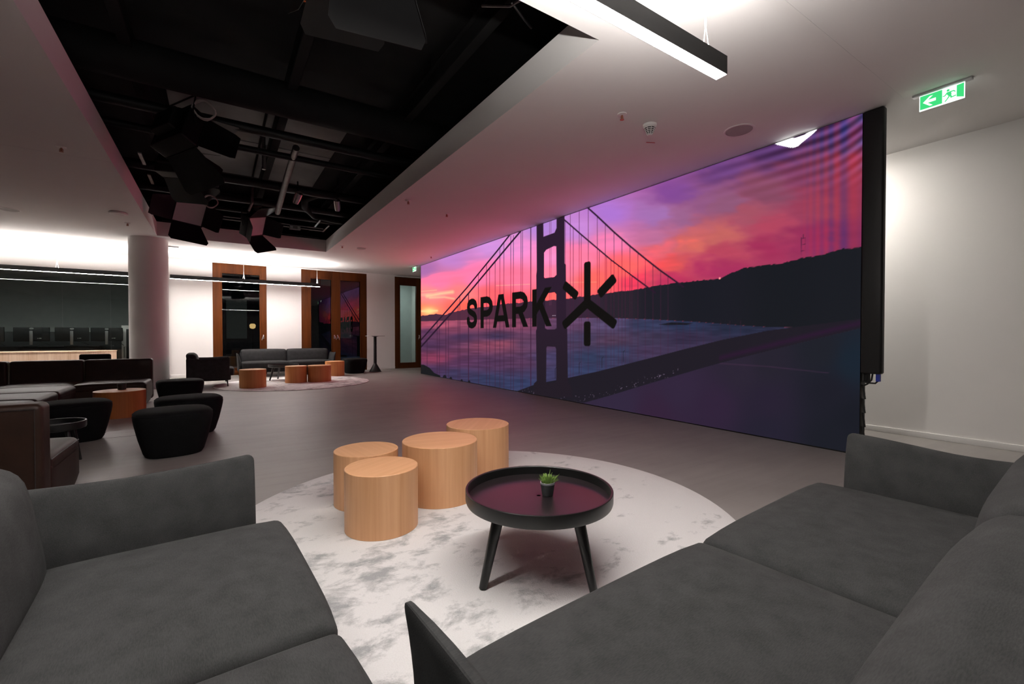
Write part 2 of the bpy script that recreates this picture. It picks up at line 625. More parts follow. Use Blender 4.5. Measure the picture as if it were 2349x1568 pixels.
o = MB().box(X_LEFT, 9.0, Y_FRONT - .2, Y_FRONT, 0, CEIL + .1).build('wall_front', M['side_wall'], smooth=False)
struct(o, 'grey wall behind the grey sofas', 'wall')

# baseboards
o = MB().bbox(X_RIGHT - .018, X_RIGHT, Y_FRONT, Y_BACK, 0, .065, .004).build('baseboard_right', M['plastic'])
struct(o, 'white baseboard along the right wall', 'baseboard')
bbm = MB()
for a, b in ((-1.10, WIN[0][0]), (WIN[0][1], WIN[1][0]), (WIN[1][1], WIN[2][0])):
    bbm.bbox(a, b, Y_BACK - .018, Y_BACK, 0, .08, .004)
o = bbm.build('baseboard_back', M['plastic'])
struct(o, 'white baseboard pieces along the back wall', 'baseboard')

# windows --------------------------------------------------------------
def window(n, x0, x1, panes, ztop, pb, label, handles):
    root = bpy.data.objects.new('window_%d' % n, None)
    COL.objects.link(root)
    root.location = ((x0 + x1) / 2, Y_BACK, 0)
    struct(root, label, 'window')
    cx = (x0 + x1) / 2
    fr = MB()
    ya, yb = 0.0, 0.12
    fr.bbox(x0 - cx, panes[0][0] - cx, ya, yb, 0.0, ztop, .006)
    fr.bbox(panes[-1][1] - cx, x1 - cx, ya, yb, 0.0, ztop, .006)
    for i in range(len(panes) - 1):
        fr.bbox(panes[i][1] - cx, panes[i + 1][0] - cx, ya - .012, yb, 0.0, ztop, .006)
    for (a, b) in panes:
        fr.bbox(a - cx - .004, b - cx + .004, ya, yb, pb[1], ztop, .006)
        fr.bbox(a - cx - .004, b - cx + .004, ya, yb, 0.0, pb[0], .006)
    fr.build('window_frame', M['frame'], root)
    for (a, b) in panes:
        sash = MB()
        s = .035
        sash.bbox(a - cx - .02, a - cx + s * .3, -.018, .02, pb[0] - .02, pb[1] + .02, .004)
        sash.bbox(b - cx - s * .3, b - cx + .02, -.018, .02, pb[0] - .02, pb[1] + .02, .004)
        sash.bbox(a - cx, b - cx, -.018, .02, pb[1] - .01, pb[1] + .02, .004)
        sash.bbox(a - cx, b - cx, -.018, .02, pb[0] - .02, pb[0] + .01, .004)
        sash.build('window_sash', M['frame'], root)
        MB().box(a - cx, b - cx, .05, .056, pb[0], pb[1]).build('window_pane', M['glass'], root, smooth=False)
    for hx, d in handles:
        h = MB()
        h.bbox(-.018, .018, -.012, 0, -.06, .06, .005)
        h.tube([(0, -.01, .03), (0, -.05, .03)], .009)
        h.tube([(0, -.05, .03), (d * .03, -.055, -.03), (d * .05, -.055, -.10)], [.011, .011, .009])
        h.build('window_handle', M['chrome'], root, loc=(hx - cx, -.014, 1.12))
    return root


window(1, WIN[0][0], WIN[0][1], [(.10, 1.06)], WTOP, (.20, 2.97), 'tall brown framed single window behind the grey sofa', [(1.15, -1)])
window(2, WIN[1][0], WIN[1][1], [(2.47, 3.10), (3.36, 4.02)], WTOP, (.20, 2.98), 'wide brown framed double window in the back wall', [(3.18, 1), (3.28, 1)])
window(3, WIN[2][0], WIN[2][1], [(5.38, 6.00)], WTOP - .02, (.19, 2.95), 'narrow brown framed glazed door beside the video wall', [(6.09, -1)])

# glass partition ------------------------------------------------------
root = bpy.data.objects.new('window_4', None)
COL.objects.link(root)
root.location = (0, Y_BACK, 0)
struct(root, 'dark glass partition of the office left of the column', 'window')
MB().bbox(GL[1] - .12, GL[1], -.06, .10, 0, GL[2], .006).build('partition_post', M['dark_frame'], root)
MB().bbox(GL[0], GL[1] - .12, -.02, .08, GL[2] - .06, GL[2], .006).build('partition_head', M['dark_frame'], root)
MB().bbox(GL[0], GL[1] - .12, -.02, .08, 0, .06, .006).build('partition_sill', M['dark_frame'], root)
for i, x in enumerate((-7.9, -6.02, -4.62, -3.22, -2.32)):
    x1 = (-6.02, -4.62, -3.22, -2.32, -1.24)[i]
    MB().box(x + .004, x1 - .004, .02, .03, .06, GL[2] - .06).build('glass_panel', M['glass_wall'], root, smooth=False)
# office room behind the glass
ob = MB()
ob.box(-8, -1.0, 19.2, 19.4, 0, CEIL)
ob.box(-1.12, -1.0, Y_BACK + .3, 19.2, 0, CEIL)
o = ob.build('wall_office', M['grey_wall'], smooth=False)
struct(o, 'grey walls of the dark office behind the glass', 'wall')
# stairwell behind window 3 and street beyond windows 1 and 2
ob = MB()
ob.box(4.75, 8.8, 17.6, 17.8, 0, CEIL)
ob.box(4.65, 4.75, Y_BACK + .3, 17.8, 0, CEIL)
ob.box(8.8, 8.9, Y_BACK + .3, 17.8, 0, CEIL)
o = ob.build('wall_stairwell', M['grey_wall'], smooth=False)
struct(o, 'grey stairwell wall seen through the narrow glazed door', 'wall')
t = thing('ceiling_lamp', 'flat lit ceiling lamp in the stairwell behind the glazed door', 'lamp', (5.6, 16.7, CEIL + .018))
MB().bbox(-.3, .3, -.3, .3, -.05, 0, .01).build('housing', M['plastic'], t)
MB().bbox(-.27, .27, -.27, .27, -.06, -.05, .004).build('diffuser', M['led_stair'], t)

# column ---------------------------------------------------------------
o = MB().lathe([(.345, 0), (.345, CEIL + .02)], 64).build('trim_1', M['wall'], loc=(-1.26, 12.62, 0))
struct(o, 'round white column at the corner of the ceiling opening', 'column')

# street beyond windows 1 and 2
o = MB().box(-1.0, 4.65, Y_BACK + .3, 34, -.25, -.02).build('floor_street', M['asphalt'], smooth=False)
struct(o, 'dark street paving outside the back windows', 'floor')
t = thing('street_building', 'dark building across the street with a few lit windows', 'building', (4.0, 30.0, 0))
MB().box(-9, 12, 0, 1.0, -.2, 11).build('facade', M['facade'], t, smooth=False)
for i, (x, z, wd, ht, k) in enumerate(((-6.4, 1.2, 1.1, 1.7, 'dimwin'), (-3.6, 1.0, 1.0, 2.2, 'dimwin'), (-1.9, .3, .55, 2.6, 'cool'), (0.2, 0.2, .5, 3.0, 'cool'), (2.3, 1.0, .9, 1.8, 'dimwin'),
                                         (-5.0, 4.4, 1.0, 1.5, 'dimwin'), (-2.4, 4.6, .8, 1.3, 'dimwin'), (1.4, 4.3, .9, 1.4, 'dimwin'))):
    fw = MB().bbox(x - .08, x + wd + .08, -.06, 0, z - .08, z + ht + .08, .01).build('window', M['dark_frame'], t)
    MB().box(x, x + wd, -.075, -.06, z, z + ht).build('pane', M[k], fw, smooth=False)
t = thing('street_lamp', 'small warm globe lamp on a post outside the single window', 'lamp', (1.35, 24.0, -.02))
MB().tube([(0, 0, 0), (0, 0, 1.55)], .035).build('post', M['black_metal'], t)
MB().lathe([(.03, 1.5), (.11, 1.54), (.13, 1.66), (.09, 1.73), (.02, 1.74)], 20).build('lamp_shade', M['warm'], t)

# ================================================================== VIDEO WALL
SY0, SY1 = 1.745, 12.845            # along Y: right end and left end
SZ0, SZ1 = 0.012, CEIL - 0.012
led = thing('video_wall', 'huge video wall showing a suspension bridge at sunset with a black wordmark', 'screen', (X_SCREEN, (SY0 + SY1) / 2, 0))
L0 = (SY0 + SY1) / 2
MB().bbox(0.012, .13, SY0 - L0, SY1 - L0, 0, CEIL - .004, .004).build('cabinet', M['black_metal'], led)


def art_xy(Y, Z):
    """measured reference coordinates (2349 px wide survey picture) of a point (Y, Z) of the screen"""
    vx, vy, vz = X_SCREEN, Y, Z - CAM_H
    ch, sh, cp, sp = math.cos(HEAD), math.sin(HEAD), math.cos(PITCH), math.sin(PITCH)
    r = vx * ch - vy * sh
    f0 = vx * sh + vy * ch
    d = f0 * cp - vz * sp
    u = f0 * sp + vz * cp
    return 1174.5 + FPX * r / d, 784 - FPX * u / d


def lin(c):
    c = np.asarray(c, float) / 255.0
    return np.where(c <= 0.04045, c / 12.92, ((c + 0.055) / 1.055) ** 2.4)


def idw(px, py, ctrl, sx=1.0, sy=1.0, p=3.0):
    acc = np.zeros((len(px), 3))
    wt = np.zeros(len(px))
    for (x, y, c) in ctrl:
        d2 = ((px - x) * sx) ** 2 + ((py - y) * sy) ** 2 + 60.0
        k = d2 ** (-p / 2)
        acc += k[:, None] * np.asarray(c, float)[None]
        wt += k
    return acc / wt[:, None]


def seg_d(x, y, ax, ay, bx, by):
    vx, vy = bx - ax, by - ay
    t = np.clip(((x - ax) * vx + (y - ay) * vy) / (vx * vx + vy * vy + 1e-12), 0, 1)
    return np.hypot(x - ax - t * vx, y - ay - t * vy)


def poly_sd(x, y, poly):
    """signed distance, negative inside"""
    n = len(poly)
    d = np.full(len(x), 1e9)
    ins = np.zeros(len(x), bool)
    for i in range(n):
        ax, ay = poly[i]
        bx, by = poly[(i + 1) % n]
        d = np.minimum(d, seg_d(x, y, ax, ay, bx, by))
        if ay != by:
            c = ((ay > y) != (by > y)) & (x < (bx - ax) * (y - ay) / (by - ay) + ax)
            ins ^= c
    return np.where(ins, -d, d)


def cover(sd, soft=1.0):
    return np.clip(0.5 - sd / soft, 0, 1)


def line_d(x, y, pts):
    d = np.full(len(x), 1e9)
    for a, b in zip(pts[:-1], pts[1:]):
        d = np.minimum(d, seg_d(x, y, *a, *b))
    return d


def over(img, col, a):
    a = np.clip(a, 0, 1)[:, None]
    return img * (1 - a) + np.asarray(col, float) * a


def vnoise(x, y, seed=0):
    def h(i, j):
        n = np.sin(i * 127.1 + j * 311.7 + seed * 17.3) * 43758.5453
        return n - np.floor(n)
    i, j = np.floor(x), np.floor(y)
    u, v = x - i, y - j
    u, v = u * u * (3 - 2 * u), v * v * (3 - 2 * v)
    return (h(i, j) * (1 - u) + h(i + 1, j) * u) * (1 - v) + (h(i, j + 1) * (1 - u) + h(i + 1, j + 1) * u) * v


NY, NZ = 1180, 350
ys = np.linspace(SY1, SY0, NY)
zs = np.linspace(SZ0, SZ1, NZ)
YY, ZZ = np.meshgrid(ys, zs)
Yf, Zf = YY.ravel(), ZZ.ravel()
ax_, ay_ = art_xy(Yf, Zf)

c6 = lambda x, y: (940 + x / 3.267, 460 + y / 3.267)
c7 = lambda x, y: (1500 + x / 1.912, 230 + y / 1.912)
# --- sky
SKY = [(975, 618, (176, 112, 176)), (1032, 589, (200, 132, 208)), (1124, 561, (212, 146, 224)), (1001, 644, (244, 128, 172)), (986, 674, (255, 146, 146)),
       (970, 712, (255, 140, 96)), (1093, 640, (250, 128, 178)), (1060, 672, (255, 134, 134)), (1124, 676, (255, 104, 112)), (1154, 690, (246, 86, 100)), (1060, 702, (250, 108, 92)),
       (1185, 567, (224, 148, 216)), (1185, 640, (255, 124, 160)), (1261, 521, (186, 136, 222)), (1261, 589, (238, 146, 204)), (1261, 634, (255, 134, 164)), (1261, 680, (255, 112, 106)),
       (1323, 525, (206, 140, 222)), (1323, 590, (250, 130, 168)), (1368, 644, (255, 108, 100)), (1399, 490, (176, 118, 212)), (1399, 552, (226, 130, 182)),
       (1430, 613, (250, 104, 102)), (1460, 650, (226, 64, 96)), (1491, 490, (168, 112, 182)), (1491, 540, (196, 112, 158)), (1522, 575, (232, 104, 118)), (1540, 605, (236, 84, 88)),
       (1552, 640, (208, 50, 96)), (1552, 439, (138, 74, 158)), (1552, 500, (166, 100, 150)), (1600, 470, (158, 88, 140)), (1600, 560, (240, 108, 98)), (1657, 387, (116, 62, 138)), (1657, 470, (162, 90, 132)),
       (1657, 540, (226, 102, 98)), (1657, 575, (214, 66, 96)), (1657, 615, (196, 42, 98)), (1761, 518, (206, 66, 98)), (1720, 490, (190, 82, 106)), (1761, 570, (190, 42, 94)), (1761, 439, (152, 74, 106)),
       (1761, 345, (92, 50, 112)), (1866, 387, (138, 58, 100)), (1866, 470, (176, 58, 92)), (1866, 550, (174, 40, 94)), (1866, 310, (88, 50, 108)), (1945, 540, (140, 44, 100)), (1945, 450, (160, 52, 92)),
       (1945, 387, (168, 54, 92)), (1945, 290, (98, 50, 112))]
wx = (vnoise(ax_ / 38.0, ay_ / 17.0, 21) - .5) * 46 + (vnoise(ax_ / 13.0, ay_ / 6.0, 22) - .5) * 16
wy = (vnoise(ax_ / 44.0, ay_ / 15.0, 23) - .5) * 20 + (vnoise(ax_ / 15.0, ay_ / 6.0, 24) - .5) * 7
kw = np.clip((ax_ - 1380) / 150, 0.25, 1)
img = idw(ax_ + wx * kw, ay_ + wy * kw, SKY, 1.0, 1.7, 3.3)
lum = img.mean(1, keepdims=True)
kd = (0.16 * np.clip((ax_ - 1450) / 200, 0, 1))[:, None]
img = (img * (1 - kd) + lum * kd) * (1 - .45 * kd)
# streaky clouds
cl = vnoise(ax_ / 70.0 + 3, (ay_ + (ax_ - 965) * 0.10) / 9.0, 2) * 0.6 + vnoise(ax_ / 25.0, (ay_ + (ax_ - 965) * 0.1) / 5.0, 5) * 0.4
img = img * (1 + 0.06 * (cl - 0.5))[:, None]
k = np.clip((cl - 0.55) * 3, 0, 1) * np.clip(1 - np.hypot((ax_ - 1005) / 60.0, (ay_ - 678) / 13.0), 0, 1)
img = over(img, (255, 226, 176), k * 1.6)
for (pts, wd, a) in (([c6(130, 716), c6(230, 696), c6(320, 684)], 4.0, .8), ([c6(150, 728), c6(260, 722), c6(330, 735)], 2.5, .6), ([c6(86, 680), c6(200, 670)], 1.2, .45),
                     ([c6(650, 636), c6(900, 626)], 1.1, .4), ([c6(1180, 612), c6(1400, 610)], 1.0, .3), ([c6(86, 828), c6(205, 824)], 2.2, .9)):
    img = over(img, (255, 222, 168), a * np.clip(1 - line_d(ax_, ay_, pts) / (wd * 1.6), 0, 1))
sx_, sy_ = c6(145, 828)
img = over(img, (255, 232, 150), np.exp(-(((ax_ - sx_) / 16) ** 2 + ((ay_ - sy_) / 9) ** 2)) * 1.0)
# interference bands seen on the near end of the sky
kk = np.clip((ax_ - 1520) / 300, 0, 1)
band = np.sin((ay_ + 0.30 * (ax_ - 1500) + 26 * np.clip((ax_ - 1880) / 100, 0, 1.2) ** 2) / 3.9)
fade = np.clip((470 - (ay_ + 0.12 * (ax_ - 1700))) / 130, 0, 1)
img = img + (np.array([34, 26, 44])[None] * (np.clip(band, -1, 1) * kk * fade * 0.75)[:, None])
vb_ = np.sin((ax_ - 1990) ** 2 / 640.0)
kv = np.clip((ax_ - 1830) / 110, 0, 1)
img = img + (np.array([36, 0, -14])[None] * (vb_ * kv * 0.6)[:, None])
img = img + (np.array([-16, 16, 26])[None] * (np.clip(np.sin((ay_ + .3 * ax_) / 9.0 + (ax_ - 1975) / 22.0), 0, 1) * np.clip((ax_ - 1915) / 60, 0, 1) * fade)[:, None])
# --- water
WAT = [(968, 742, (206, 82, 110)), (1010, 745, (196, 84, 112)), (1100, 744, (176, 78, 108)), (1180, 744, (150, 70, 104)), (985, 762, (96, 54, 96)), (1040, 758, (140, 66, 100)), (1060, 772, (84, 56, 98)),
       (1140, 772, (70, 54, 92)), (1150, 788, (168, 78, 106)), (1120, 792, (150, 70, 100)), (1210, 788, (100, 64, 100)), (985, 790, (88, 52, 92)), (1000, 822, (150, 58, 92)), (1060, 830, (98, 56, 98)), (1130, 830, (90, 56, 96)),
       (990, 850, (82, 54, 96)), (1050, 856, (66, 58, 98)), (1120, 870, (56, 62, 102)), (1200, 880, (54, 64, 106)), (1190, 830, (92, 56, 92)), (1265, 820, (76, 66, 110)), (1265, 860, (66, 62, 104)),
       (1320, 745, (112, 74, 116)), (1330, 775, (72, 62, 98)), (1390, 745, (96, 80, 124)), (1400, 780, (84, 60, 88)), (1350, 820, (52, 62, 98)), (1340, 850, (54, 64, 104)), (1420, 805, (60, 66, 104)),
       (1480, 745, (56, 62, 98)), (1490, 775, (66, 56, 86)), (1480, 805, (72, 54, 88)), (1570, 745, (44, 54, 88)), (1570, 775, (56, 46, 76)), (1680, 750, (40, 46, 72))]
wat = idw(ax_, ay_, WAT, 0.55, 1.9)
wn = vnoise(ax_ / 26.0, ay_ / 3.2, 9) - .5
wat = (wat * .88 + wat.mean(1, keepdims=True) * .12) * (0.93 + 0.22 * wn)[:, None]
shore = [(960, 737), (1062, 734), (1215, 730), (1298, 729), (1399, 729), (1491, 732), (1600, 738), (1700, 746), (1765, 750), (2000, 752)]
shore_y = np.interp(ax_, [p[0] for p in shore], [p[1] for p in shore])
img = np.where((ay_ > shore_y)[:, None], wat, img)
# --- hills
ridge = [(955, 725), (966, 724), (986, 722), (1001, 720), (1020, 721), (1029, 719), (1045, 714), (1072, 709), (1087, 706), (1124, 702), (1160, 697), (1194, 694), (1231, 690), (1298, 685), (1338, 679), (1399, 671),
         (1460, 664), (1506, 655), (1552, 648), (1600, 644), (1652, 638), (1680, 625), (1709, 614), (1750, 608), (1793, 604), (1815, 598), (1840, 591), (1865, 588), (1892, 583), (1915, 575), (1934, 570), (1950, 571), (1980, 565), (2010, 562)]
ry = np.interp(ax_, [p[0] for p in ridge], [p[1] for p in ridge]) + (vnoise(ax_ / 5.0, ax_ * 0, 3) - .5) * 2.2
hill_a = np.clip(ay_ - ry + .5, 0, 1) * np.clip(shore_y - ay_ + .5, 0, 1)
HILL = [(966, 730, (72, 44, 64)), (1072, 722, (86, 46, 66)), (1160, 715, (82, 44, 62)), (1231, 712, (64, 40, 60)), (1330, 705, (56, 38, 56)), (1430, 700, (42, 36, 46)), (1500, 700, (32, 31, 40)), (1600, 690, (27, 28, 36)), (1800, 670, (25, 27, 33)), (1960, 650, (26, 28, 34))]
img = img * (1 - hill_a[:, None]) + idw(ax_, ay_, HILL, 1, .3) * hill_a[:, None]
img = over(img, (26, 26, 33), cover(poly_sd(ax_, ay_, [(1512, 744), (1540, 739), (1590, 741), (1575, 745), (1530, 745)]), 2))
# --- bridge cables and hangers
LC1 = [c6(748, 258), c6(660, 370), c6(570, 480), c6(430, 650), c6(290, 810), c6(80, 1048)]
LC2 = [c6(830, 230), c6(755, 318), c6(590, 515), c6(435, 700), c6(350, 800), c6(80, 1100)]
RC1 = [c6(1150, 136), c6(1280, 250), c6(1400, 352), c6(1510, 445), c6(1610, 520), c6(1710, 595), c6(1840, 690)]
RC2 = [c6(1325, 45), c6(1400, 112), c6(1530, 235), c6(1650, 340), c6(1765, 435), c6(1880, 525), c6(2050, 645)]


def ycable(x, pts):
    return np.interp(x, [p[0] for p in sorted(pts)], [p[1] for p in sorted(pts)])


deck_top = [(955, 858), (1185, 897), (1231, 880), (1304, 866), (1369, 852), (1491, 821), (1560, 803), (1657, 779), (1761, 758), (1971, 731), (2010, 727)]
dty = np.interp(ax_, [p[0] for p in deck_top], [p[1] for p in deck_top])
for x0 in (130, 205, 222, 270, 290, 362, 375, 440, 515, 575, 598, 640, 675, 705, 757, 777, 833, 845, 907):
    x = 940 + x0 / 3.267
    top = ycable(np.array([x]), LC1 if x0 % 2 else LC2)[0]
    top = top if x0 < 820 else 400
    thick = 0.75 if x0 not in (440, 907) else 1.1
    a = np.clip(thick + .5 - np.abs(ax_ - x), 0, 1) * (ay_ > top) * (ay_ < 905)
    img = over(img, (62, 34, 58), a * (0.55 if x0 not in (440, 907) else .8))
for x0 in (1165, 1203, 1225, 1270, 1285, 1338, 1405, 1420, 1465, 1475, 1508, 1530, 1563, 1590, 1615, 1650, 1665, 1710, 1765, 1822, 1880, 1935, 2000, 2050, 2100, 2150, 2200, 2260, 2330, 2400, 2480):
    x = 940 + x0 / 3.267
    up = RC2 if x0 in (1203, 1270, 1338, 1405, 1465, 1530, 1590, 1650, 1710, 1765, 1822, 1880, 1935) else RC1
    top = ycable(np.array([x]), up)[0] if x0 < 2000 else 735
    a = np.clip(1.15 - np.abs(ax_ - x), 0, 1) * (ay_ > top) * (ay_ < dty)
    img = over(img, (70, 32, 56), a * np.where(ay_ > 735, .38, .62))
for pts, wd in ((LC1, 1.5), (LC2, 1.7), (RC1, 1.6), (RC2, 1.9)):
    img = over(img, (44, 26, 46), cover(line_d(ax_, ay_, pts) - wd, 1.0))
# --- deck, headland, road
low = [(1185, 905), (1338, 924), (1399, 907), (1491, 879), (1600, 847), (1657, 831), (1761, 805), (1971, 753), (2010, 743)]
lwy = np.interp(ax_, [p[0] for p in low], [p[1] for p in low])
ROAD = [(1420, 925, (58, 46, 72)), (1560, 890, (58, 44, 70)), (1500, 950, (60, 40, 66)), (1700, 850, (50, 42, 60)), (1640, 930, (56, 40, 66)), (1760, 830, (44, 40, 54)), (1760, 920, (46, 38, 58)), (1760, 990, (42, 38, 56)), (1880, 800, (36, 38, 48)), (1900, 900, (34, 34, 46)),
        (1900, 1010, (32, 34, 44)), (1960, 830, (30, 42, 56)), (1960, 960, (30, 32, 42))]
road_a = np.clip(ay_ - lwy + .5, 0, 1) * (ax_ > 1330)
img = img * (1 - road_a[:, None]) + idw(ax_, ay_, ROAD, 1, 1) * .87 * road_a[:, None]
img = over(img, (92, 54, 88), .5 * cover(line_d(ax_, ay_, [(1650, 833), (1760, 840), (1900, 855)]) - .6, 3))
deck_a = np.clip(ay_ - dty + .5, 0, 1) * np.clip(lwy - ay_ + .5, 0, 1) * (ax_ > 1180)
img = over(img, (33, 29, 38), deck_a)
gl = (vnoise(ax_ / 2.6, ay_ / 2.6, 12) > .86) * deck_a * np.clip(1 - np.abs(ay_ - lwy + 10) / 12, 0, 1) * (ax_ < 1560)
img = over(img, (120, 104, 128), gl * .8)
k = np.clip(1 - np.abs(ay_ - (lwy - 12)) / 10, 0, 1) * (ax_ > 1650)
img = over(img, (48, 24, 52), k * .7)
hl = [(955, 836), (972, 836), (985, 843), (996, 855), (1010, 861), (1010, 875), (955, 875)]
img = over(img, (27, 27, 30), cover(poly_sd(ax_, ay_, hl), 1.2))
for bx, r in ((1020, 7), (1034, 5), (1059, 4), (1076, 4.5)):
    by = np.interp(bx, [966, 1340], [857, 922])
    img = over(img, (30, 28, 36), cover(np.hypot((ax_ - bx) * 1.6, ay_ - by) - r, 1.5))
# lamp posts on the deck
for x0, y0 in ((1270, 1290), (1440, 1252), (1600, 1205), (1090, 1330)):
    x, y = c6(x0, y0)
    img = over(img, (38, 32, 44), cover(line_d(ax_, ay_, [(x, y), (x, y - 22), (x + 3, y - 25)]) - .5, 1))
# --- tower
tow = [c6(950, 150), c6(1160, 95), c6(1160, 470), c6(1170, 480), c6(1172, 950), c6(1180, 960), c6(1185, 1360), c6(1215, 1400), c6(1215, 1470), c6(930, 1470), c6(930, 1370), c6(952, 1350), c6(946, 975), c6(952, 960), c6(948, 560), c6(952, 520)]
holes = [[c6(1000, 120), c6(1100, 100), c6(1100, 205), c6(1085, 240), c6(1002, 270)],
         [c6(1022, 368), c6(1080, 340), c6(1098, 342), c6(1100, 555), c6(1082, 572), c6(1012, 580), c6(1006, 572), c6(1006, 390)],
         [c6(1040, 692), c6(1085, 686), c6(1098, 700), c6(1100, 955), c6(1086, 964), c6(1030, 965), c6(1014, 955), c6(1014, 720)],
         [c6(1030, 1092), c6(1090, 1095), c6(1097, 1110), c6(1098, 1355), c6(1090, 1362), c6(1025, 1368), c6(1022, 1360), c6(1024, 1100)]]
sd = poly_sd(ax_, ay_, tow)
for hp in holes:
    sd = np.maximum(sd, -poly_sd(ax_, ay_, hp))
tcol = np.stack([np.interp(ay_, [500, 700, 880], c) for c in ((46, 46, 36), (29, 31, 29), (48, 48, 38))], 1)
a = cover(sd, 1.2)[:, None]
img = img * (1 - a) + tcol * a
for fx in (1047, 1058):
    x = 940 + fx / 3.267
    img = over(img, (110, 60, 90), np.clip(1 - np.abs(ax_ - x), 0, 1) * .7 * (ay_ < 700) * (np.abs(ax_ - 1262) < 14) * (sd > 0))
# antenna mast and beacon on the ridge
for p in ([(1838, 544), (1839, 590)], [(1848, 544), (1848, 588)], [(1838, 546), (1848, 546)], [(1838, 560), (1848, 560)], [(1838, 575), (1848, 575)], [(1843, 538), (1843, 546)]):
    img = over(img, (70, 30, 58), .75 * cover(line_d(ax_, ay_, p) - .6, 1))
img = over(img, (255, 170, 170), cover(np.hypot(ax_ - 1651, ay_ - 638) - 2.2, 1.5))
for i in range(3):
    img = over(img, (240, 230, 250), cover(np.hypot(ax_ - (1268 + i * 3), ay_ - 723.5) - .7, .8) * .9)
# --- black wordmark and star, drawn in metres on the screen
T0 = 9.857
tx, tz = T0 - Yf, Zf - 1.330
CAPH = 0.725


def strokes(x0, wdt, paths, r):
    d = np.full(len(tx), 1e9)
    for p in paths:
        d = np.minimum(d, line_d(tx - x0, tz, p) - r)
    d = np.maximum(d, np.maximum(-tz, tz - CAPH))
    return np.maximum(d, np.maximum(x0 - tx, tx - x0 - wdt))


LET = [(0.0, .525, [[(.455, .53), (.42, .60), (.34, .642), (.26, .65), (.16, .632), (.095, .58), (.082, .52), (.105, .45), (.18, .402), (.28, .368), (.38, .33), (.435, .27), (.445, .18), (.40, .113), (.31, .08), (.24, .075), (.14, .095), (.085, .15), (.07, .215)]], .075),
       (.685, .562, [[(.078, -.1), (.078, .9)], [(.078, .65), (.30, .65), (.40, .625), (.47, .56), (.487, .49), (.47, .42), (.40, .36), (.30, .335), (.078, .335)]], .075),
       (1.246, .692, [[(.045, -.1), (.335, .80)], [(.647, -.1), (.357, .80)], [(.17, .20), (.52, .20)]], .066),
       (2.035, .583, [[(.072, -.1), (.072, .9)], [(.072, .65), (.31, .65), (.41, .625), (.48, .56), (.495, .50), (.48, .43), (.41, .37), (.31, .345), (.072, .345)], [(.28, .34), (.53, -.06)]], .073),
       (2.753, .605, [[(.072, -.1), (.072, .9)], [(.03, .22), (.60, .82)], [(.25, .44), (.59, -.10)]], .073)]
dl = np.full(len(tx), 1e9)
for x0, wdt, paths, r in LET:
    dl = np.minimum(dl, strokes(x0, wdt, paths, r))


def rbar(a, b, hw, r):
    ax, ay = a
    bx, by = b
    L = math.hypot(bx - ax, by - ay)
    ux, uy = (bx - ax) / L, (by - ay) / L
    mx, my = (ax + bx) / 2, (ay + by) / 2
    px = np.abs((Yf - mx) * ux + (Zf - my) * uy) - (L / 2 - r)
    py = np.abs(-(Yf - mx) * uy + (Zf - my) * ux) - (hw - r)
    return np.hypot(np.maximum(px, 0), np.maximum(py, 0)) + np.minimum(np.maximum(px, py), 0) - r


CS = (5.543, 1.70)
for a, b in ((CS, (5.543, 2.385)), (CS, (6.165, 1.325)), (CS, (4.905, 1.315)), ((5.543, 1.39), (5.543, .98)), ((6.15, 2.065), (5.79, 1.825)), ((4.92, 2.06), (5.275, 1.815))):
    dl = np.minimum(dl, rbar(a, b, .080, .045))
img = over(img, (20, 18, 17), cover(dl, .012))
# --- white rounded emblem cut off by the upper edge
e8 = lambda x, y: (1750 + x / 3.92, y / 3.92)
outer = [e8(92, 1268), e8(96, 1284), e8(130, 1299), e8(250, 1325), e8(290, 1324), e8(320, 1310), e8(345, 1286), e8(445, 1206), e8(485, 1168), e8(503, 1128), e8(520, 1060), e8(92, 1200)]
inner = [e8(268, 1190), e8(268, 1236), e8(276, 1242), e8(330, 1230), e8(380, 1208), e8(412, 1186), e8(436, 1150), e8(436, 1100)]
ea = cover(np.maximum(poly_sd(ax_, ay_, outer), -poly_sd(ax_, ay_, inner)), 1.2)
img = over(img, (255, 255, 255), ea)

rgb = lin(np.clip(img, 0, 255))
rgb = rgb * (1 + 1.2 * ea[:, None])
# the red diodes run past what a picture can show in the brightest sky
rgb[:, 0] *= 1 + 1.1 * np.clip((img[:, 0] - 215) / 40, 0, 1) * (ea < .5)
me = bpy.data.meshes.new('picture')
co = np.stack([np.zeros_like(Yf), Yf - L0, Zf], 1)
idx = np.arange(NY * NZ).reshape(NZ, NY)
quads = np.stack([idx[:-1, :-1], idx[:-1, 1:], idx[1:, 1:], idx[1:, :-1]], -1).reshape(-1, 4)
me.vertices.add(len(co))
me.vertices.foreach_set('co', co.ravel())
nq = len(quads)
me.loops.add(nq * 4)
me.loops.foreach_set('vertex_index', quads.ravel().astype(np.int32))
me.polygons.add(nq)
me.polygons.foreach_set('loop_start', (np.arange(nq) * 4).astype(np.int32))
me.update(calc_edges=True)
ca = me.color_attributes.new('picture', 'FLOAT_COLOR', 'POINT')
ca.data.foreach_set('color', np.concatenate([rgb, np.ones((len(rgb), 1))], 1).astype(np.float32).ravel())
pm = bpy.data.materials.new('video_picture')
pm.use_nodes = True
nt = pm.node_tree
nt.nodes.clear()
at = nt.nodes.new('ShaderNodeVertexColor')
at.layer_name = 'picture'
em = nt.nodes.new('ShaderNodeEmission')
nt.links.new(at.outputs[0], em.inputs[0])
em.inputs[1].default_value = 1.0
gl_ = nt.nodes.new('ShaderNodeBsdfDiffuse')
gl_.inputs[0].default_value = (.003, .003, .003, 1)
ad = nt.nodes.new('ShaderNodeAddShader')
nt.links.new(em.outputs[0], ad.inputs[0])
nt.links.new(gl_.outputs[0], ad.inputs[1])
oo = nt.nodes.new('ShaderNodeOutputMaterial')
nt.links.new(ad.outputs[0], oo.inputs[0])
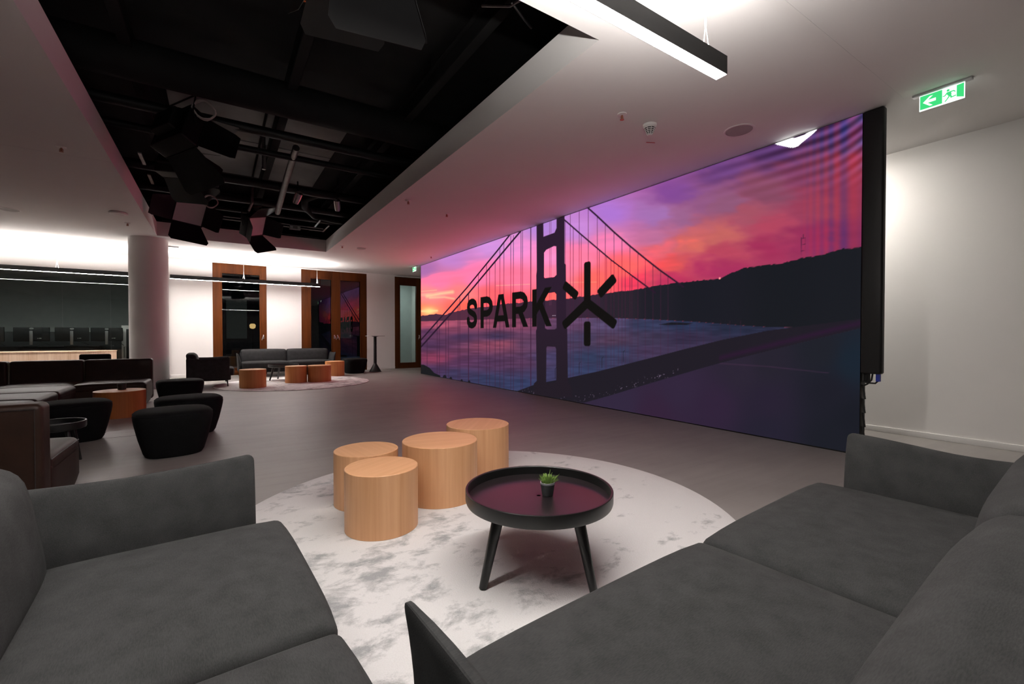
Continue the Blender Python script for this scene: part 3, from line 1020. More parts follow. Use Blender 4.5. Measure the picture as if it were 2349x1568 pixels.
me.materials.append(pm)
o = bpy.data.objects.new('picture', me)
COL.objects.link(o)
o.parent = led
o.location = (0.0, 0, 0)
o['label'] = 'bright picture of a bridge tower, cables, hills and water at sunset'
# frame strips and the black case at the near end
MB().bbox(-.003, .02, SY0 - L0, SY1 - L0, 0, .012, .002).build('bottom_rail', M['black_metal'], led)
MB().bbox(-.004, .10, SY1 - L0, SY1 - L0 + .02, 0, CEIL - .002, .003).build('edge_rail', M['black_metal'], led)
case = MB().bbox(-.006, .075, 1.578 - L0, SY0 - L0, .79, CEIL - .002, .02, 3).build('side_case', M['black_metal'], led)
case['label'] = 'tall black case at the right end of the video wall'
MB().bbox(-.002, .004, 1.70 - L0, 1.735 - L0, 2.55, 2.64, .001).build('label_strip', M['silver'], case)
MB().bbox(.002, .006, 1.68 - L0, 1.695 - L0, .82, .835, .002).build('screw', M['chrome'], case)
MB().bbox(.05, .10, 1.70 - L0, 1.735 - L0, .70, .80, .004).build('bracket', M['black_metal'], case)
MB().bbox(.03, .065, 1.60 - L0, 1.632 - L0, .72, .80, .004).build('plug', M['blue'], case)
cbm = MB()
cbm.tube([(.05, 1.615 - L0, .73), (.05, 1.64 - L0, .70), (.05, 1.69 - L0, .70), (.05, 1.74 - L0, .71)], .008)
cbm.tube([(.05, 1.66 - L0, .80), (.05, 1.67 - L0, .73), (.05, 1.70 - L0, .69), (.05, 1.745 - L0, .66)], .008)
cbm.tube([(.05, 1.69 - L0, .80), (.05, 1.69 - L0, .70)], .011)
for i in range(14):
    z = .68 - i * .045
    cbm.tube([(.06, 1.738 - L0 - .004 * (i % 3), z), (.06, 1.733 - L0 - .010 * ((i * 7) % 3) / 2, z - .05)], .009, 6)
cbm.build('cables', M['black'], case)

# ================================================================== LAMPS
def pendant(x0, x1, y, zb, label, wires, md, mu, h=.10, wd=.07, group=None):
    cx = (x0 + x1) / 2
    t = thing('pendant_lamp', label, 'lamp', (cx, y, zb), group=group)
    a, b = x0 - cx, x1 - cx
    hb = MB()
    hb.box(a, b, -wd / 2, -wd / 2 + .004, .001, h)
    hb.box(a, b, wd / 2 - .004, wd / 2, .001, h)
    hb.box(a, b, -wd / 2 + .004, wd / 2 - .004, h * .45, h * .55)
    hb.box(a, a + .006, -wd / 2 + .004, wd / 2 - .004, .004, h)
    hb.box(b - .006, b, -wd / 2 + .004, wd / 2 - .004, .004, h)
    hb.build('housing', M['black_metal'], t, smooth=False)
    MB().box(a + .001, b - .001, -wd / 2 + .004, wd / 2 - .004, 0, .006).build('diffuser', M[md], t, smooth=False)
    MB().box(a + .01, b - .01, -wd / 2 + .006, wd / 2 - .006, h - .012, h - .008).build('upper_diffuser', M[mu], t, smooth=False)
    for wx in wires:
        k = wx - cx
        wm = MB()
        wm.tube([(k, 0, h + .13), (k, 0, CEIL - zb)], .0022, 6)
        wm.tube([(k, 0, h + .14), (k - .02, -.03, h + .005)], .002, 6)
        wm.tube([(k, 0, h + .14), (k + .02, .03, h + .005)], .002, 6)
        wm.tube([(k, 0, h + .12), (k, 0, h + .17)], .005, 8)
        wm.lathe([(.03, 0), (.03, .015)], 16, (k, 0, CEIL - zb - .015))
        wm.build('suspension_wire', M['wire_white'], t)
    return t


pendant(-1.15, 2.37, 1.465, 2.60, 'long black linear pendant lamp hanging above the grey sofas', (2.22, -.95), 'led_white', 'led_up')
pendant(-1.00, 2.53, 14.22, 2.60, 'black linear pendant lamp in front of the back windows', (.60, 2.46), 'led_back', 'led_back_up')
pendant(-5.90, -1.72, 14.22, 2.60, 'black linear pendant lamp in front of the office glass, left of the column', (-3.05, -5.2), 'led_back', 'led_back_up')
t = thing('passage_lamp', 'linear ceiling lamp in the passage behind the video wall', 'lamp', (5.95, 2.85, CEIL + .018))
MB().bbox(-.04, .04, -.62, .62, -.06, 0, .006).build('housing', M['plastic'], t)
MB().bbox(-.035, .035, -.60, .60, -.07, -.06, .003).build('diffuser', M['led_passage'], t)

# exit signs -----------------------------------------------------------
def exit_sign(loc, label):
    t = thing('exit_sign', label, 'exit sign', loc, group='green exit signs')
    # local: hangs from z=0, faces -X, +Y is to the picture's left
    MB().bbox(-.025, .025, -.19, .19, -.018, 0, .004).build('bracket', M['silver'], t)
    Wd, z0, z1 = .145, -.152, -.018
    MB().bbox(-.004, .004, -Wd, Wd, z0, z1, .003).build('panel', M['sign_white'], t)

    def flat(poly, d0, d1, nm, m):
        MB().prism([(-p[0], p[1]) for p in poly], -.004 - d1, -.004 - d0, 'X').build(nm, m, t, smooth=False)
    q = Wd - .006
    flat([(-q, z0 + .012), (.005, z0 + .012), (.005, z1 - .006), (-q, z1 - .006)], 0, .001, 'green_field', M['sign_green'])
    zc = (z0 + z1) / 2
    flat([(-.12, zc), (-.075, zc + .042), (-.055, zc + .042), (-.088, zc + .014), (-.035, zc + .014), (-.035, zc - .010), (-.088, zc - .010), (-.055, zc - .042), (-.075, zc - .042)], .001, .0018, 'arrow', M['sign_white'])
    flat([(.095, z0 + .03), (q, z0 + .012), (q, z1 - .006), (.095, z1 - .010)], 0, .001, 'doorway', M['sign_green'])
    man = MB()

    def pm_(poly):
        man.prism([(-p[0], p[1]) for p in poly], -.0055, -.004, 'X')
    hx, hz = .042, zc + .038
    pm_([(hx + .010 * math.cos(i * .785), hz + .010 * math.sin(i * .785)) for i in range(8)])
    pm_([(.034, zc + .024), (.058, zc + .026), (.064, zc + .004), (.060, zc - .014), (.046, zc - .012), (.036, zc + .004)])
    pm_([(.034, zc + .024), (.040, zc + .014), (.022, zc - .004), (.008, zc - .002), (.008, zc + .004), (.020, zc + .004)])
    pm_([(.056, zc + .026), (.078, zc + .026), (.090, zc + .012), (.085, zc + .008), (.074, zc + .018), (.058, zc + .016)])
    pm_([(.046, zc - .010), (.058, zc - .010), (.040, zc - .034), (.026, zc - .052), (.020, zc - .048), (.034, zc - .030)])
    pm_([(.052, zc - .004), (.062, zc - .006), (.066, zc - .022), (.092, zc - .018), (.092, zc - .026), (.058, zc - .032)])
    man.build('running_figure', M['sign_green'], t, smooth=False)
    return t


exit_sign((5.20, 1.20, CEIL), 'lit green exit sign with arrow and running figure by the white wall')
exit_sign((5.06, 13.15, CEIL), 'small far exit sign above the narrow glazed door')

# ceiling fittings -----------------------------------------------------
def sprinkler(x, y, label):
    t = thing('sprinkler', label, 'sprinkler', (x, y, CEIL), group='ceiling sprinklers')
    MB().lathe([(.018, -.012), (.042, -.006), (.045, 0)], 20, cap1=False).build('rosette', M['plastic'], t)
    m = MB().lathe([(.008, -.012), (.010, -.035), (.006, -.05)], 12)
    m.lathe([(.02, -.056), (.02, -.052)], 12)
    m.tube([(.012, 0, -.02), (.016, 0, -.04), (.004, 0, -.054)], .003, 6)
    m.tube([(-.012, 0, -.02), (-.016, 0, -.04), (-.004, 0, -.054)], .003, 6)
    m.build('nozzle', M['copper'], t)
    return t


for (x, y, l) in ((3.26, 3.03, 'brass sprinkler on the ceiling beside the cone shaped smoke detector'), (-1.46, 7.03, 'sprinkler on the dark ceiling strip left of the opening'),
                  (-1.41, 11.05, 'sprinkler on the ceiling just before the white column'), (2.47, 11.05, 'sprinkler on the ceiling near the far right corner of the opening'),
                  (3.35, 7.16, 'sprinkler on the pink lit ceiling above the video wall tower'), (4.78, 11.2, 'sprinkler close to the far top corner of the video wall'),
                  (2.52, 6.8, 'tiny sprinkler at the right edge of the ceiling opening')):
    sprinkler(x, y, l)

t = thing('smoke_detector', 'white cone shaped smoke detector with dark slots beside the sprinkler', 'smoke detector', (3.66, 3.03, CEIL))
MB().lathe([(.058, -.03), (.068, -.02), (.070, 0)], 32, cap0=False, cap1=False).build('base', M['plastic'], t)
MB().lathe([(.022, -.098), (.026, -.095), (.056, -.032)], 24, cap1=False).build('core', M['slot'], t)
for i in range(5):
    z = -.032 - .014 * i
    r = .058 - .0072 * i
    MB().lathe([(r - .004, z), (r, z), (r, z - .0055), (r - .004, z - .0055), (r - .004, z)], 24, cap0=False, cap1=False).build('ring', M['plastic'], t)
rb = MB()
for i in range(8):
    a = i * math.pi / 4 + .2
    rb.tube([(.057 * math.cos(a), .057 * math.sin(a), -.032), (.026 * math.cos(a), .026 * math.sin(a), -.098)], .003, 6)
rb.build('ribs', M['plastic'], t)
MB().lathe([(.02, -.106), (.026, -.098)], 16).build('tip', M['plastic'], t)
tag(MB().xf(Matrix.Identity(4)).bbox(-.05, .05, -.006, .006, -.003, 0, .001).build('red_marker', M['red'], loc=(4.0, 3.30, CEIL)), 'small red marker strip stuck on the ceiling behind the smoke detector', 'marker').rotation_euler = (0, 0, -.45)
o = bpy.data.objects['red_marker']


def disc_speaker(x, y, r, label):
    t = thing('ceiling_speaker', label, 'speaker', (x, y, CEIL), group='round ceiling speakers')
    MB().lathe([(r * .86, -.006), (r * .98, -.006), (r, 0)], 48, cap0=False, cap1=False).build('rim', M['plastic'], t)
    MB().lathe([(.004, -.0052), (r * .84, -.0045), (r * .84, -.001)], 48).build('grille', M['grille'], t)


disc_speaker(4.53, 2.60, .150, 'large round speaker grille in the ceiling near the video wall')
disc_speaker(2.93, 11.12, .13, 'round speaker grille in the ceiling past the far corner of the opening')
disc_speaker(-2.93, 10.98, .15, 'round speaker grille in the ceiling at the far left edge')
t = thing('motion_sensor', 'flat round white sensor on the ceiling before the column', 'sensor', (-1.42, 10.2, CEIL))
MB().lathe([(.10, -.045), (.125, -.035), (.13, -.012), (.11, 0)], 32, cap1=False).build('housing', M['plastic'], t)
MB().lathe([(.03, -.06), (.06, -.055), (.075, -.045)], 24, cap1=False).build('lens', M['plastic'], t)
t = thing('ceiling_vent', 'small dark slot vent in the bright ceiling beside the column', 'vent', (-.87, 13.36, CEIL))
MB().bbox(-.11, .11, -.05, .05, -.01, 0, .003).build('frame', M['silver'], t)
for i in range(3):
    MB().box(-.10, .10, -.036 + i * .03, -.020 + i * .03, -.014, -.009).build('slot', M['slot'], t, smooth=False)

# ================================================================== FURNITURE
def sofa(name, label, cat, loc, rz, L, n, mat, group=None, wave=0.0, af=.335):
    """front is +Y; arms, cushions, legs"""
    t = thing(name, label, cat, loc, rz, group)
    ih = L / 2 - .10
    # seat base and back shell
    MB().bbox(-ih, ih, -.40, .36, .15, .27, .02).build('seat_base', mat, t)
    MB().bbox(-ih - .02, ih + .02, -.46, -.38, .15, .68, .035, 4).build('back_shell', mat, t)
    cw = 2 * ih / n
    for i in range(n):
        a, b = -ih + i * cw, -ih + (i + 1) * cw
        m_, hw = (a + b) / 2, cw / 2

        def wseat(q, m_=m_, hw=hw):
            u, v = (q.x - m_) / hw, (q.y - .06) / .36
            z = q.z
            if z > .34:
                z += .026 * max(0, 1 - u ** 6) * max(0, 1 - v ** 6) - .008
            y = q.y
            if q.y > .2:
                y += .014 * max(0, 1 - u ** 4)
            return (q.x, y, z)
        MB().bbox(a + .002, b - .002, -.30, .42, .25, .418, .032, 10, wseat).build('seat_cushion', mat, t)

        def wback(q, m_=m_, hw=hw):
            u = (q.x - m_) / hw
            v = (q.z - .56) / .18
            y = q.y
            if q.y > -.36:
                y += .035 * max(0, 1 - u ** 4) * max(0, 1 - v ** 4) - .01
            z = q.z + (.012 * max(0, 1 - u ** 4) if q.z > .6 else 0)
            y -= (q.z - .40) * .16
            return (q.x, y, z)
        MB().bbox(a + .002, b - .002, -.42, -.24, .36, .755, .055, 10, wback).build('back_cushion', mat, t)
    for s in (-1, 1):
        def warm_(q, s=s):
            v = (q.y + .06) / .37
            w_ = (q.z - .15) / .5
            xm = s * (ih + .0425)
            kt = min(1, max(0, (q.z - .40) / .248))
            kf = min(1, max(0, (q.y - af + .16) / .16))
            x = xm + (q.x - xm) * (1 - .66 * kt ** 1.8) * (1 - .45 * kf ** 2)
            x += s * .035 * w_ * w_ + s * .018 * kt ** 2
            if q.z > .3:
                x -= s * .010 * max(0, 1 - v ** 2)
            z = q.z
            if z > .5:
                z += -.010 * max(0, 1 - v * v) + wave * math.sin(q.y * 9.0) + .012 * max(0, v)
            return (x, q.y, z)
        MB().bbox(min(s * ih, s * (ih + .085)), max(s * ih, s * (ih + .085)), -.46, af, .15, .650, .026, 12, warm_).build('armrest', mat, t)
    for sx in (-1, 1):
        for sy in (-1, 1):
            x, y = sx * (L / 2 - .07), (.29 if sy > 0 else -.40)
            MB().tube([(x, y, .15), (x + sx * .012, y + sy * .012, 0)], [.016, .010], 12).build('leg', M['black_metal'], t)
    # frame rail
    MB().bbox(-L / 2 + .06, L / 2 - .06, -.38, -.35, .125, .15, .004).build('frame_rail', M['black_metal'], t)
    MB().bbox(-L / 2 + .06, L / 2 - .06, .25, .28, .125, .15, .004).build('frame_rail', M['black_metal'], t)
    return t


sofa('sofa', 'charcoal wool two seat sofa at the lower left, facing the round tray table', 'sofa', (-.165, 1.165, 0), srot(-87), 1.90, 2, M['sofa'])
sofa('sofa', 'long charcoal wool sofa in the right foreground with two wide seat cushions', 'sofa', (1.49, .56, .0), srot(3.5), 2.38, 2, M['sofa'], wave=.006, af=.315)
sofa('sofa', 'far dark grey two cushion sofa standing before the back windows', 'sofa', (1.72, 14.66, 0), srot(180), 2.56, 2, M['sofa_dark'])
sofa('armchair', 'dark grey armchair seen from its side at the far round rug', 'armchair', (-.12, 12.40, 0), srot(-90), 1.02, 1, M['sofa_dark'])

# rugs -------------------------------------------------------------------
def rug(cx, cy, r, label, rz):
    t = thing('rug', label, 'rug', (cx, cy, 0), rz, group='round pale rugs')
    prof = [(r * k / 12.0, .012) for k in range(1, 12)] + [(r - .012, .012), (r - .003, .009)]
    MB().lathe([(r - .003, .0005)] + [(r - .003, .009)], 128, cap1=False).lathe(list(reversed(prof)), 128, cap0=False).build('pile', M['rug'], t)
    MB().lathe([(r - .004, .0005), (r, .0005), (r, .008), (r - .004, .0085)], 128, cap0=False, cap1=False).build('edge_binding', M['rug_edge'], t)
    return t


rug(1.43, 2.49, 1.566, 'round pale grey rug with mottled pile under the tray table', 0)
rug(1.59, 12.03, 1.70, 'far round pale rug in front of the dark grey sofa', 2.1)

# drums ------------------------------------------------------------------
M['drum_side_shaded'] = wood('shaded_oak_side', srgb(200, 136, 82), srgb(174, 108, 58), 'Z', 1.2)  # the near drums' oak with shade and screen glow put into its colour


def drum(x, y, r, h, z, rz, label, group):
    t = thing('drum_stool', label, 'stool', (x, y, z), rz, group)
    MB().lathe([(r - .002, 0), (r, .002), (r, h - .003), (r - .002, h - .001)], 72, cap1=False).build('body', M['drum_side_shaded' if y > 9 else 'drum_side'], t)
    MB().lathe([(r - .0022, h - .0012), (r - .004, h)], 72, cap0=False).build('top', M['drum_top'], t)
    return t


RZ = .012
drum(.815, 2.66, .212, .36, RZ, .5, 'small pale oak drum stool nearest the camera on the rug', 'pale oak drums on the near rug')
drum(.85, 3.12, .212, .36, RZ, 1.7, 'small pale oak drum stool half hidden behind the nearest drum', 'pale oak drums on the near rug')
drum(1.32, 2.94, .264, .40, RZ, 2.9, 'large pale oak drum stool in the middle of the near group', 'pale oak drums on the near rug')
drum(1.825, 3.30, .262, .40, RZ, 4.0, 'large pale oak drum stool at the back right of the near group', 'pale oak drums on the near rug')
drum(.64, 11.42, .262, .40, RZ, .9, 'oak drum stool standing alone at the left on the far rug', 'oak drums on the far rug')
drum(1.60, 12.10, .245, .40, RZ, 2.2, 'oak drum stool touching its right neighbour in front of the far sofa', 'oak drums on the far rug')
drum(2.13, 12.06, .275, .40, RZ, 3.3, 'widest oak drum stool of the touching pair on the far rug', 'oak drums on the far rug')
drum(2.82, 13.62, .262, .42, 0, 5.1, 'oak drum stool beside the black pouf near the double window', 'oak drums on the far rug')
M['drum_side2'] = wood('orange_oak_side', srgb(176, 104, 52), srgb(146, 80, 36), 'Z', 1.2)
t = drum(-1.18, 8.45, .29, .37, 0, 1.0, 'orange brown oak drum table beside the brown sofas, a cup on it', 'oak drum by the brown sofas')
t.children[0].data.materials[0] = M['drum_side2']
t = thing('cup', 'small black cup standing on the oak drum by the brown sofas', 'cup', (-1.17, 8.52, .37))
MB().lathe([(.035, 0), (.048, .005), (.055, .085), (.050, .085), (.044, .012), (.004, .010)], 24, cap1=False).build('body', M['black'], t)
MB().lathe([(.004, .068), (.046, .068)], 20, cap0=False, cap1=False).build('liquid', M['soil'], t)

# tray tables ------------------------------------------------------------
def tray_table(loc, rz, R, H, label):
    t = thing('coffee_table', label, 'table', loc, rz, group='black tray tables')
    MB().lathe([(.01, H - .068), (R - .03, H - .068), (R - .012, H - .06), (R - .012, H - .045), (.01, H - .045)], 96, cap0=False, cap1=False).build('tray', M['tray'], t)
    MB().lathe([(R - .014, H - .066), (R - .004, H - .062), (R, H - .05), (R, H - .003), (R - .002, H), (R - .010, H), (R - .013, H - .004), (R - .014, H - .046), (R - .014, H - .066)], 96, cap0=False, cap1=False).build('rim', M['black'], t)
    for i in range(4):
        a = i * math.pi / 2
        c, s = math.cos(a), math.sin(a)
        MB().tube([(c * R * .70, s * R * .70, H - .066), (c * R * .96, s * R * .96, .002), (c * R * .965, s * R * .965, 0)], [R * .078, R * .050, R * .044], 16).build('leg', M['black'], t)
    return t


tray_table((1.335, 1.785, RZ), math.atan2(1.74 - 1.785, .99 - 1.335), .365, .385, 'round black tray table with four splayed legs on the near rug')
tray_table((1.42, 12.95, RZ), .3, .36, .40, 'small black tray table before the far grey sofa')
tray_table((-1.22, 5.52, 0), .8, .215, .39, 'low black tray table behind the near brown sofa seat')

# plant --------------------------------------------------------------------
t = thing('potted_plant', 'tiny green succulent in a ribbed grey pot on the tray table', 'plant', (1.375, 1.765, RZ + .340))
pb_ = MB()
seg = 48
prof = [(.024, 0), (.027, .004), (.034, .055), (.036, .058), (.036, .066), (.032, .066), (.031, .055)]
for k in range(len(prof)):
    pass
pb_.lathe(prof, seg, cap1=False)
vs = []
for i, (x, y, z) in enumerate(pb_.v):
    if .002 < z < .056 and i // seg in (1, 2):
        f_ = 1 + (.035 if (i % seg) % 2 else -.02)
        vs.append((x * f_, y * f_, z))
    else:
        vs.append((x, y, z))
pb_.v = vs
pb_.build('pot', M['pot'], t)
MB().lathe([(.0345, .0575), (.0372, .0585), (.0372, .0668), (.0330, .0672), (.0315, .060)], 40, cap0=False, cap1=False).build('pot_rim', M['silver'], t)
MB().lathe([(.002, .060), (.0315, .058)], 24, cap0=False, cap1=False).build('soil', M['soil'], t)
lf = MB()
rnd = random.Random(3)
for i in range(150):
    a = rnd.uniform(0, 6.283)
    r0 = rnd.uniform(0, .024)
    ln = rnd.uniform(.028, .052) * (1.3 if i % 17 == 0 else 1)
    tilt = rnd.uniform(.05, .9) * (r0 / .024 * .7 + .3)
    p0 = Vector((r0 * math.cos(a), r0 * math.sin(a), .058))
    d1 = Vector((math.cos(a) * math.sin(tilt), math.sin(a) * math.sin(tilt), math.cos(tilt)))
    p1 = p0 + d1 * ln * .55
    p2 = p1 + (d1 + Vector((math.cos(a) * .3, math.sin(a) * .3, .05))).normalized() * ln * .45
    lf.tube([p0, p1, p2], [.0012, .0018, .0005], 5)
lf.build('foliage', M['leaf'], t)

# black poufs ----------------------------------------------------------------
def pouf(x, y, rz, wx, wy, h, label, group='black wool poufs'):
    t = thing('pouf', label, 'pouf', (x, y, 0), rz, group)

    def ring(sx, sy, z, p=3.2, n=48, dz=0.0):
        out = []
        for i in range(n):
            a = 2 * math.pi * i / n
            c, s = math.cos(a), math.sin(a)
            k = (abs(c) ** p + abs(s) ** p) ** (-1 / p)
            out.append((sx * k * c, sy * k * s, z + dz * (k * s)))
        return out
    prof = [(.66, .0), (.71, .006), (.765, .035), (.88, .17), (.965, .30), (.992, .355), (1.0, .385), (.985, .41), (.95, .427), (.88, .438), (.70, .446), (.45, .451), (.2, .453)]
    vs, fs = [], []
    for (k, z) in prof:
        vs += ring(wx / 2 * k, wy / 2 * k, z * h / .453, 3.0 if k > .3 else 2.2)
    n = 48
    for r_ in range(len(prof) - 1):
        for i in range(n):
            j = (i + 1) % n
            fs.append((r_ * n + i, r_ * n + j, (r_ + 1) * n + j, (r_ + 1) * n + i))
    fs.append(tuple(reversed(range(n))))
    fs.append(tuple(range((len(prof) - 1) * n, len(prof) * n)))
    MB().add(vs, fs).build('upholstery', M['pouf'], t)
    sm = MB()
    pts = [(p[0], p[1], p[2]) for p in ring(wx / 2 * .985, wy / 2 * .985, .41 * h / .453, 3.0, 48)]
    sm.tube(pts + [pts[0]], .004, 6, caps=False)
    sm.build('seam_piping', M['pouf'], t)
    MB().lathe([(.16, 0), (.16, .004)], 24).build('base_plate', M['black_metal'], t)
    return t


pouf(-.37, 5.50, .15, .63, .62, .445, 'nearest black wool pouf in front of the other poufs')
pouf(-.29, 6.55, .15, .66, .62, .445, 'middle black wool pouf half hidden behind the nearest pouf')
pouf(-.52, 9.1, .1, .64, .62, .445, 'black wool pouf furthest back in the row beside the brown sofas')
pouf(-1.32, 6.75, .3, .60, .60, .445, 'black wool pouf behind the near brown sofa and the low black table')
pouf(3.52, 14.2, .2, .70, .66, .47, 'black wool pouf by the double window next to an oak drum')

# brown leather modules ----------------------------------------------------------
def leather_module(loc, rz, W, D, label, back=True, left_back=False, seat_h=.41, back_h=.755, bt=.18):
    """seat with block backrest; the back is at -Y, the seat opens to +Y"""
    t = thing('leather_sofa_module', label, 'sofa', loc, rz, group='brown leather sofa modules')
    x0, x1, y0, y1 = -W / 2, W / 2, -D / 2, D / 2

    def taper(q):
        k = max(0, .13 - q.z) / .13
        y = q.y - .07 * k * (1 if q.y > 0 else -1)
        x = q.x - .04 * k * (1 if q.x > 0 else -1)
        return (x, y, q.z)
    MB().bbox(x0 + .003, x1 - .003, y0 + bt - .01, y1, .02, seat_h - .05, .03, 6, taper).build('seat_base', M['leather'], t)

    def dome(q):
        u = q.x / (W / 2)
        v = (q.y - (y0 + bt + y1) / 2) / ((D - bt) / 2)
        return (q.x, q.y, q.z + (.022 * max(0, 1 - u ** 4) * max(0, 1 - v ** 4) if q.z > seat_h - .06 else 0))
    MB().bbox(x0 + .003, x1 - .003, y0 + bt - .005, y1 + .004, seat_h - .13, seat_h, .045, 8, dome).build('seat_cushion', M['leather'], t)
    if back:
        MB().bbox(x0, x1, y0, y0 + bt, .06, back_h, .035, 6).build('backrest', M['leather'], t)
        p = MB()
        i = .03
        yb = y0 - .001
        p.tube([(x0 + i, yb, .07), (x0 + i, yb, back_h - i), (x1 - i, yb, back_h - i), (x1 - i, yb, .07)], .004, 6)
        p.build('piping', M['leather_seam'], t)
    if left_back:
        MB().bbox(x0, x0 + bt, y0 + bt, y1, .06, back_h, .035, 6).build('side_backrest', M['leather'], t)
    p = MB()
    z = seat_h - .028
    p.tube([(x0 + .012, y1 - .01, z), (x1 - .012, y1 - .01, z), (x1 - .004, y1 - .03, z + .006), (x1 - .004, y0 + bt, z + .006)], .0035, 6)
    p.build('seat_piping', M['leather_seam'], t)
    return t


leather_module((-1.31, 4.10, 0), 0, .90, .86, 'near brown leather sofa module, its backrest turned to the camera')
leather_module((-2.25, 4.10, 0), 0, .90, .86, 'brown leather sofa module at the left edge, beside the near one')
leather_module((-1.40, 9.66, 0), math.pi, .88, 1.00, 'right end brown leather module of the far row, in front of the column')
leather_module((-2.27, 9.66, 0), math.pi, .84, 1.00, 'corner brown leather module of the far row next to the end module')
leather_module((-2.28, 8.70, 0), -math.pi / 2, .86, 1.02, 'brown leather module of the left row nearest the corner')
leather_module((-2.28, 7.82, 0), -math.pi / 2, .86, 1.02, 'brown leather module in the middle of the left row')
leather_module((-2.28, 6.94, 0), -math.pi / 2, .86, 1.02, 'brown leather module of the left row furthest from the corner')
leather_module((-3.15, 9.66, 0), math.pi, .88, 1.00, 'brown leather module at the far left end of the back row')

# floor hatch
t = thing('floor_hatch', 'flush floor hatch outline between the poufs', 'hatch', (-.87, 6.92, 0))
for (a, b, c, d) in ((-.26, .26, .225, .231), (-.26, .26, -.231, -.225), (-.26, -.254, -.225, .225), (.254, .26, -.225, .225)):
    MB().box(a, b, c, d, 0.0002, .0014).build('joint', M['slot'], t, smooth=False)
MB().box(-.254, .254, -.225, .225, .0002, .0012).build('lid', M['floor'], t, smooth=False)

# standing table ---------------------------------------------------------------
t = thing('standing_table', 'slim black standing table with conical foot by the back wall', 'table', (4.22, 14.42, 0))
MB().lathe([(.195, 0), (.195, .006), (.185, .012), (.055, .245), (.048, .26)], 40, cap1=False).build('conical_foot', M['black_metal'], t)
MB().lathe([(.048, .25), (.046, 1.12), (.12, 1.14)], 28, cap0=False).build('column', M['black_metal'], t)
MB().lathe([(.30, 1.140), (.302, 1.144), (.302, 1.152), (.30, 1.156)], 56).build('table_top', M['grille'], t)

# pale rounded counter -----------------------------------------------------------
def capsule(x0, x1, y0, y1, r, n=10):
    pts = []
    for (cx, cy, a0) in ((x1 - r, y1 - r, 0), (x0 + r, y1 - r, 90), (x0 + r, y0 + r, 180), (x1 - r, y0 + r, 270)):
        for i in range(n + 1):
            a = math.radians(a0 + 90 * i / n)
            pts.append((cx + r * math.cos(a), cy + r * math.sin(a)))
    return pts


t = thing('counter', 'pale beige slatted counter with rounded end behind the brown sofas', 'counter', (-4.3, 14.95, 0))
MB().prism(capsule(-2.2, 2.15, -.30, .30, .29), 0, .765, 'Z').build('body', M['bench'], t)
MB().prism(capsule(-2.21, 2.16, -.31, .31, .30), .765, .785, 'Z').build('counter_top', M['bench'], t)
t2 = thing('office_chair', 'black rounded chair back peeking above the brown sofa before the counter', 'chair', (-1.98, 11.6, 0))
MB().bbox(-.23, .23, -.04, .04, .45, .80, .035, 6, lambda q: (q.x, q.y + q.x * q.x * .6, q.z)).build('backrest', M['pouf'], t2)
MB().bbox(-.23, .23, -.46, 0, .42, .49, .03, 4).build('seat', M['pouf'], t2)
for sx in (-1, 1):
    for sy in (-.42, -.04):
        MB().tube([(sx * .19, sy, .43), (sx * .22, sy, 0)], [.014, .010], 10).build('leg', M['black_metal'], t2)

# ================================================================== OFFICE BEHIND GLASS
t = thing('office_desk', 'black desk with low panel behind the office glass', 'desk', (-4.3, 16.3, 0))
MB().bbox(-2.6, 1.72, -.4, .4, .84, .88, .006).build('desk_top', M['monitor'], t)
MB().bbox(-2.6, 1.72, -.40, -.36, .1, .84, .006).build('front_panel', M['monitor'], t)
for x in (-2.55, -.4, 1.66):
    MB().bbox(x - .03, x + .03, -.3, .35, 0, .84, .006).build('leg', M['black_metal'], t)
MON = [(-4.72, 'monitor at the far left behind the office glass, cut by the picture edge'), (-3.92, 'monitor with silver stand, third from the column behind the glass'),
       (-3.18, 'monitor with silver stand in the middle behind the office glass'), (-2.50, 'monitor with silver stand closest to the column behind the glass')]
for (x, l) in MON:
    t = thing('monitor', l, 'monitor', (x, 16.05, .88), group='black monitors in the office')
    MB().bbox(-.325, .325, 0, .05, .13, .49, .012).build('screen_shell', M['monitor'], t)
    MB().bbox(-.03, .03, -.05, -.015, .04, .40, .008, 2).build('stand', M['silver'], t)
    MB().bbox(-.13, .13, -.12, .10, 0, .012, .004).build('foot', M['monitor'], t)
    MB().bbox(-.03, .03, -.02, .004, .26, .34, .004).build('mount', M['monitor'], t)
    lg = MB()
    pts = [(.035 * math.cos(a * math.pi / 12), -.003, .455 + .018 * math.sin(a * math.pi / 12)) for a in range(25)]
    lg.tube(pts, .004, 6, caps=False)
    lg.box(-.022, .022, -.004, 0, .450, .460)
    lg.build('round_emblem', M['plastic'], t)
    lb = MB()
    lb.box(.10, .125, -.003, 0, .20, .212)
    lb.box(.135, .175, -.003, 0, .20, .216)
    lb.build('port_sticker', M['plastic'], t, smooth=False)
    MB().tube([(.05, .0, .18), (.16, -.03, .12), (.30, -.02, .06), (.34, .02, .012)], .007, 8).build('cable', M['black'], t)
t = thing('cabinet', 'white framed cabinet with dark door behind the glass beside the column', 'cabinet', (-2.0, 16.4, 0))
MB().bbox(-.22, .5, -.2, .2, 0, 1.44, .008).build('body', M['plastic'], t)
MB().bbox(-.12, .42, -.212, -.198, .1, 1.34, .004).build('door', M['dark_frame'], t)
MB().tube([(-.16, -.23, .55), (-.16, -.23, .85)], .010).build('handle', M['chrome'], t)
t = thing('partition_screen', 'low black acoustic screen behind the monitors', 'screen', (-4.2, 17.0, 0))
MB().bbox(-2.6, 2.7, -.03, .03, .02, 1.26, .012).build('panel', M['monitor'], t)
for x in (-2.4, 0, 2.5):
    MB().bbox(x - .03, x + .03, -.2, .2, 0, .02, .004).build('foot', M['black_metal'], t)

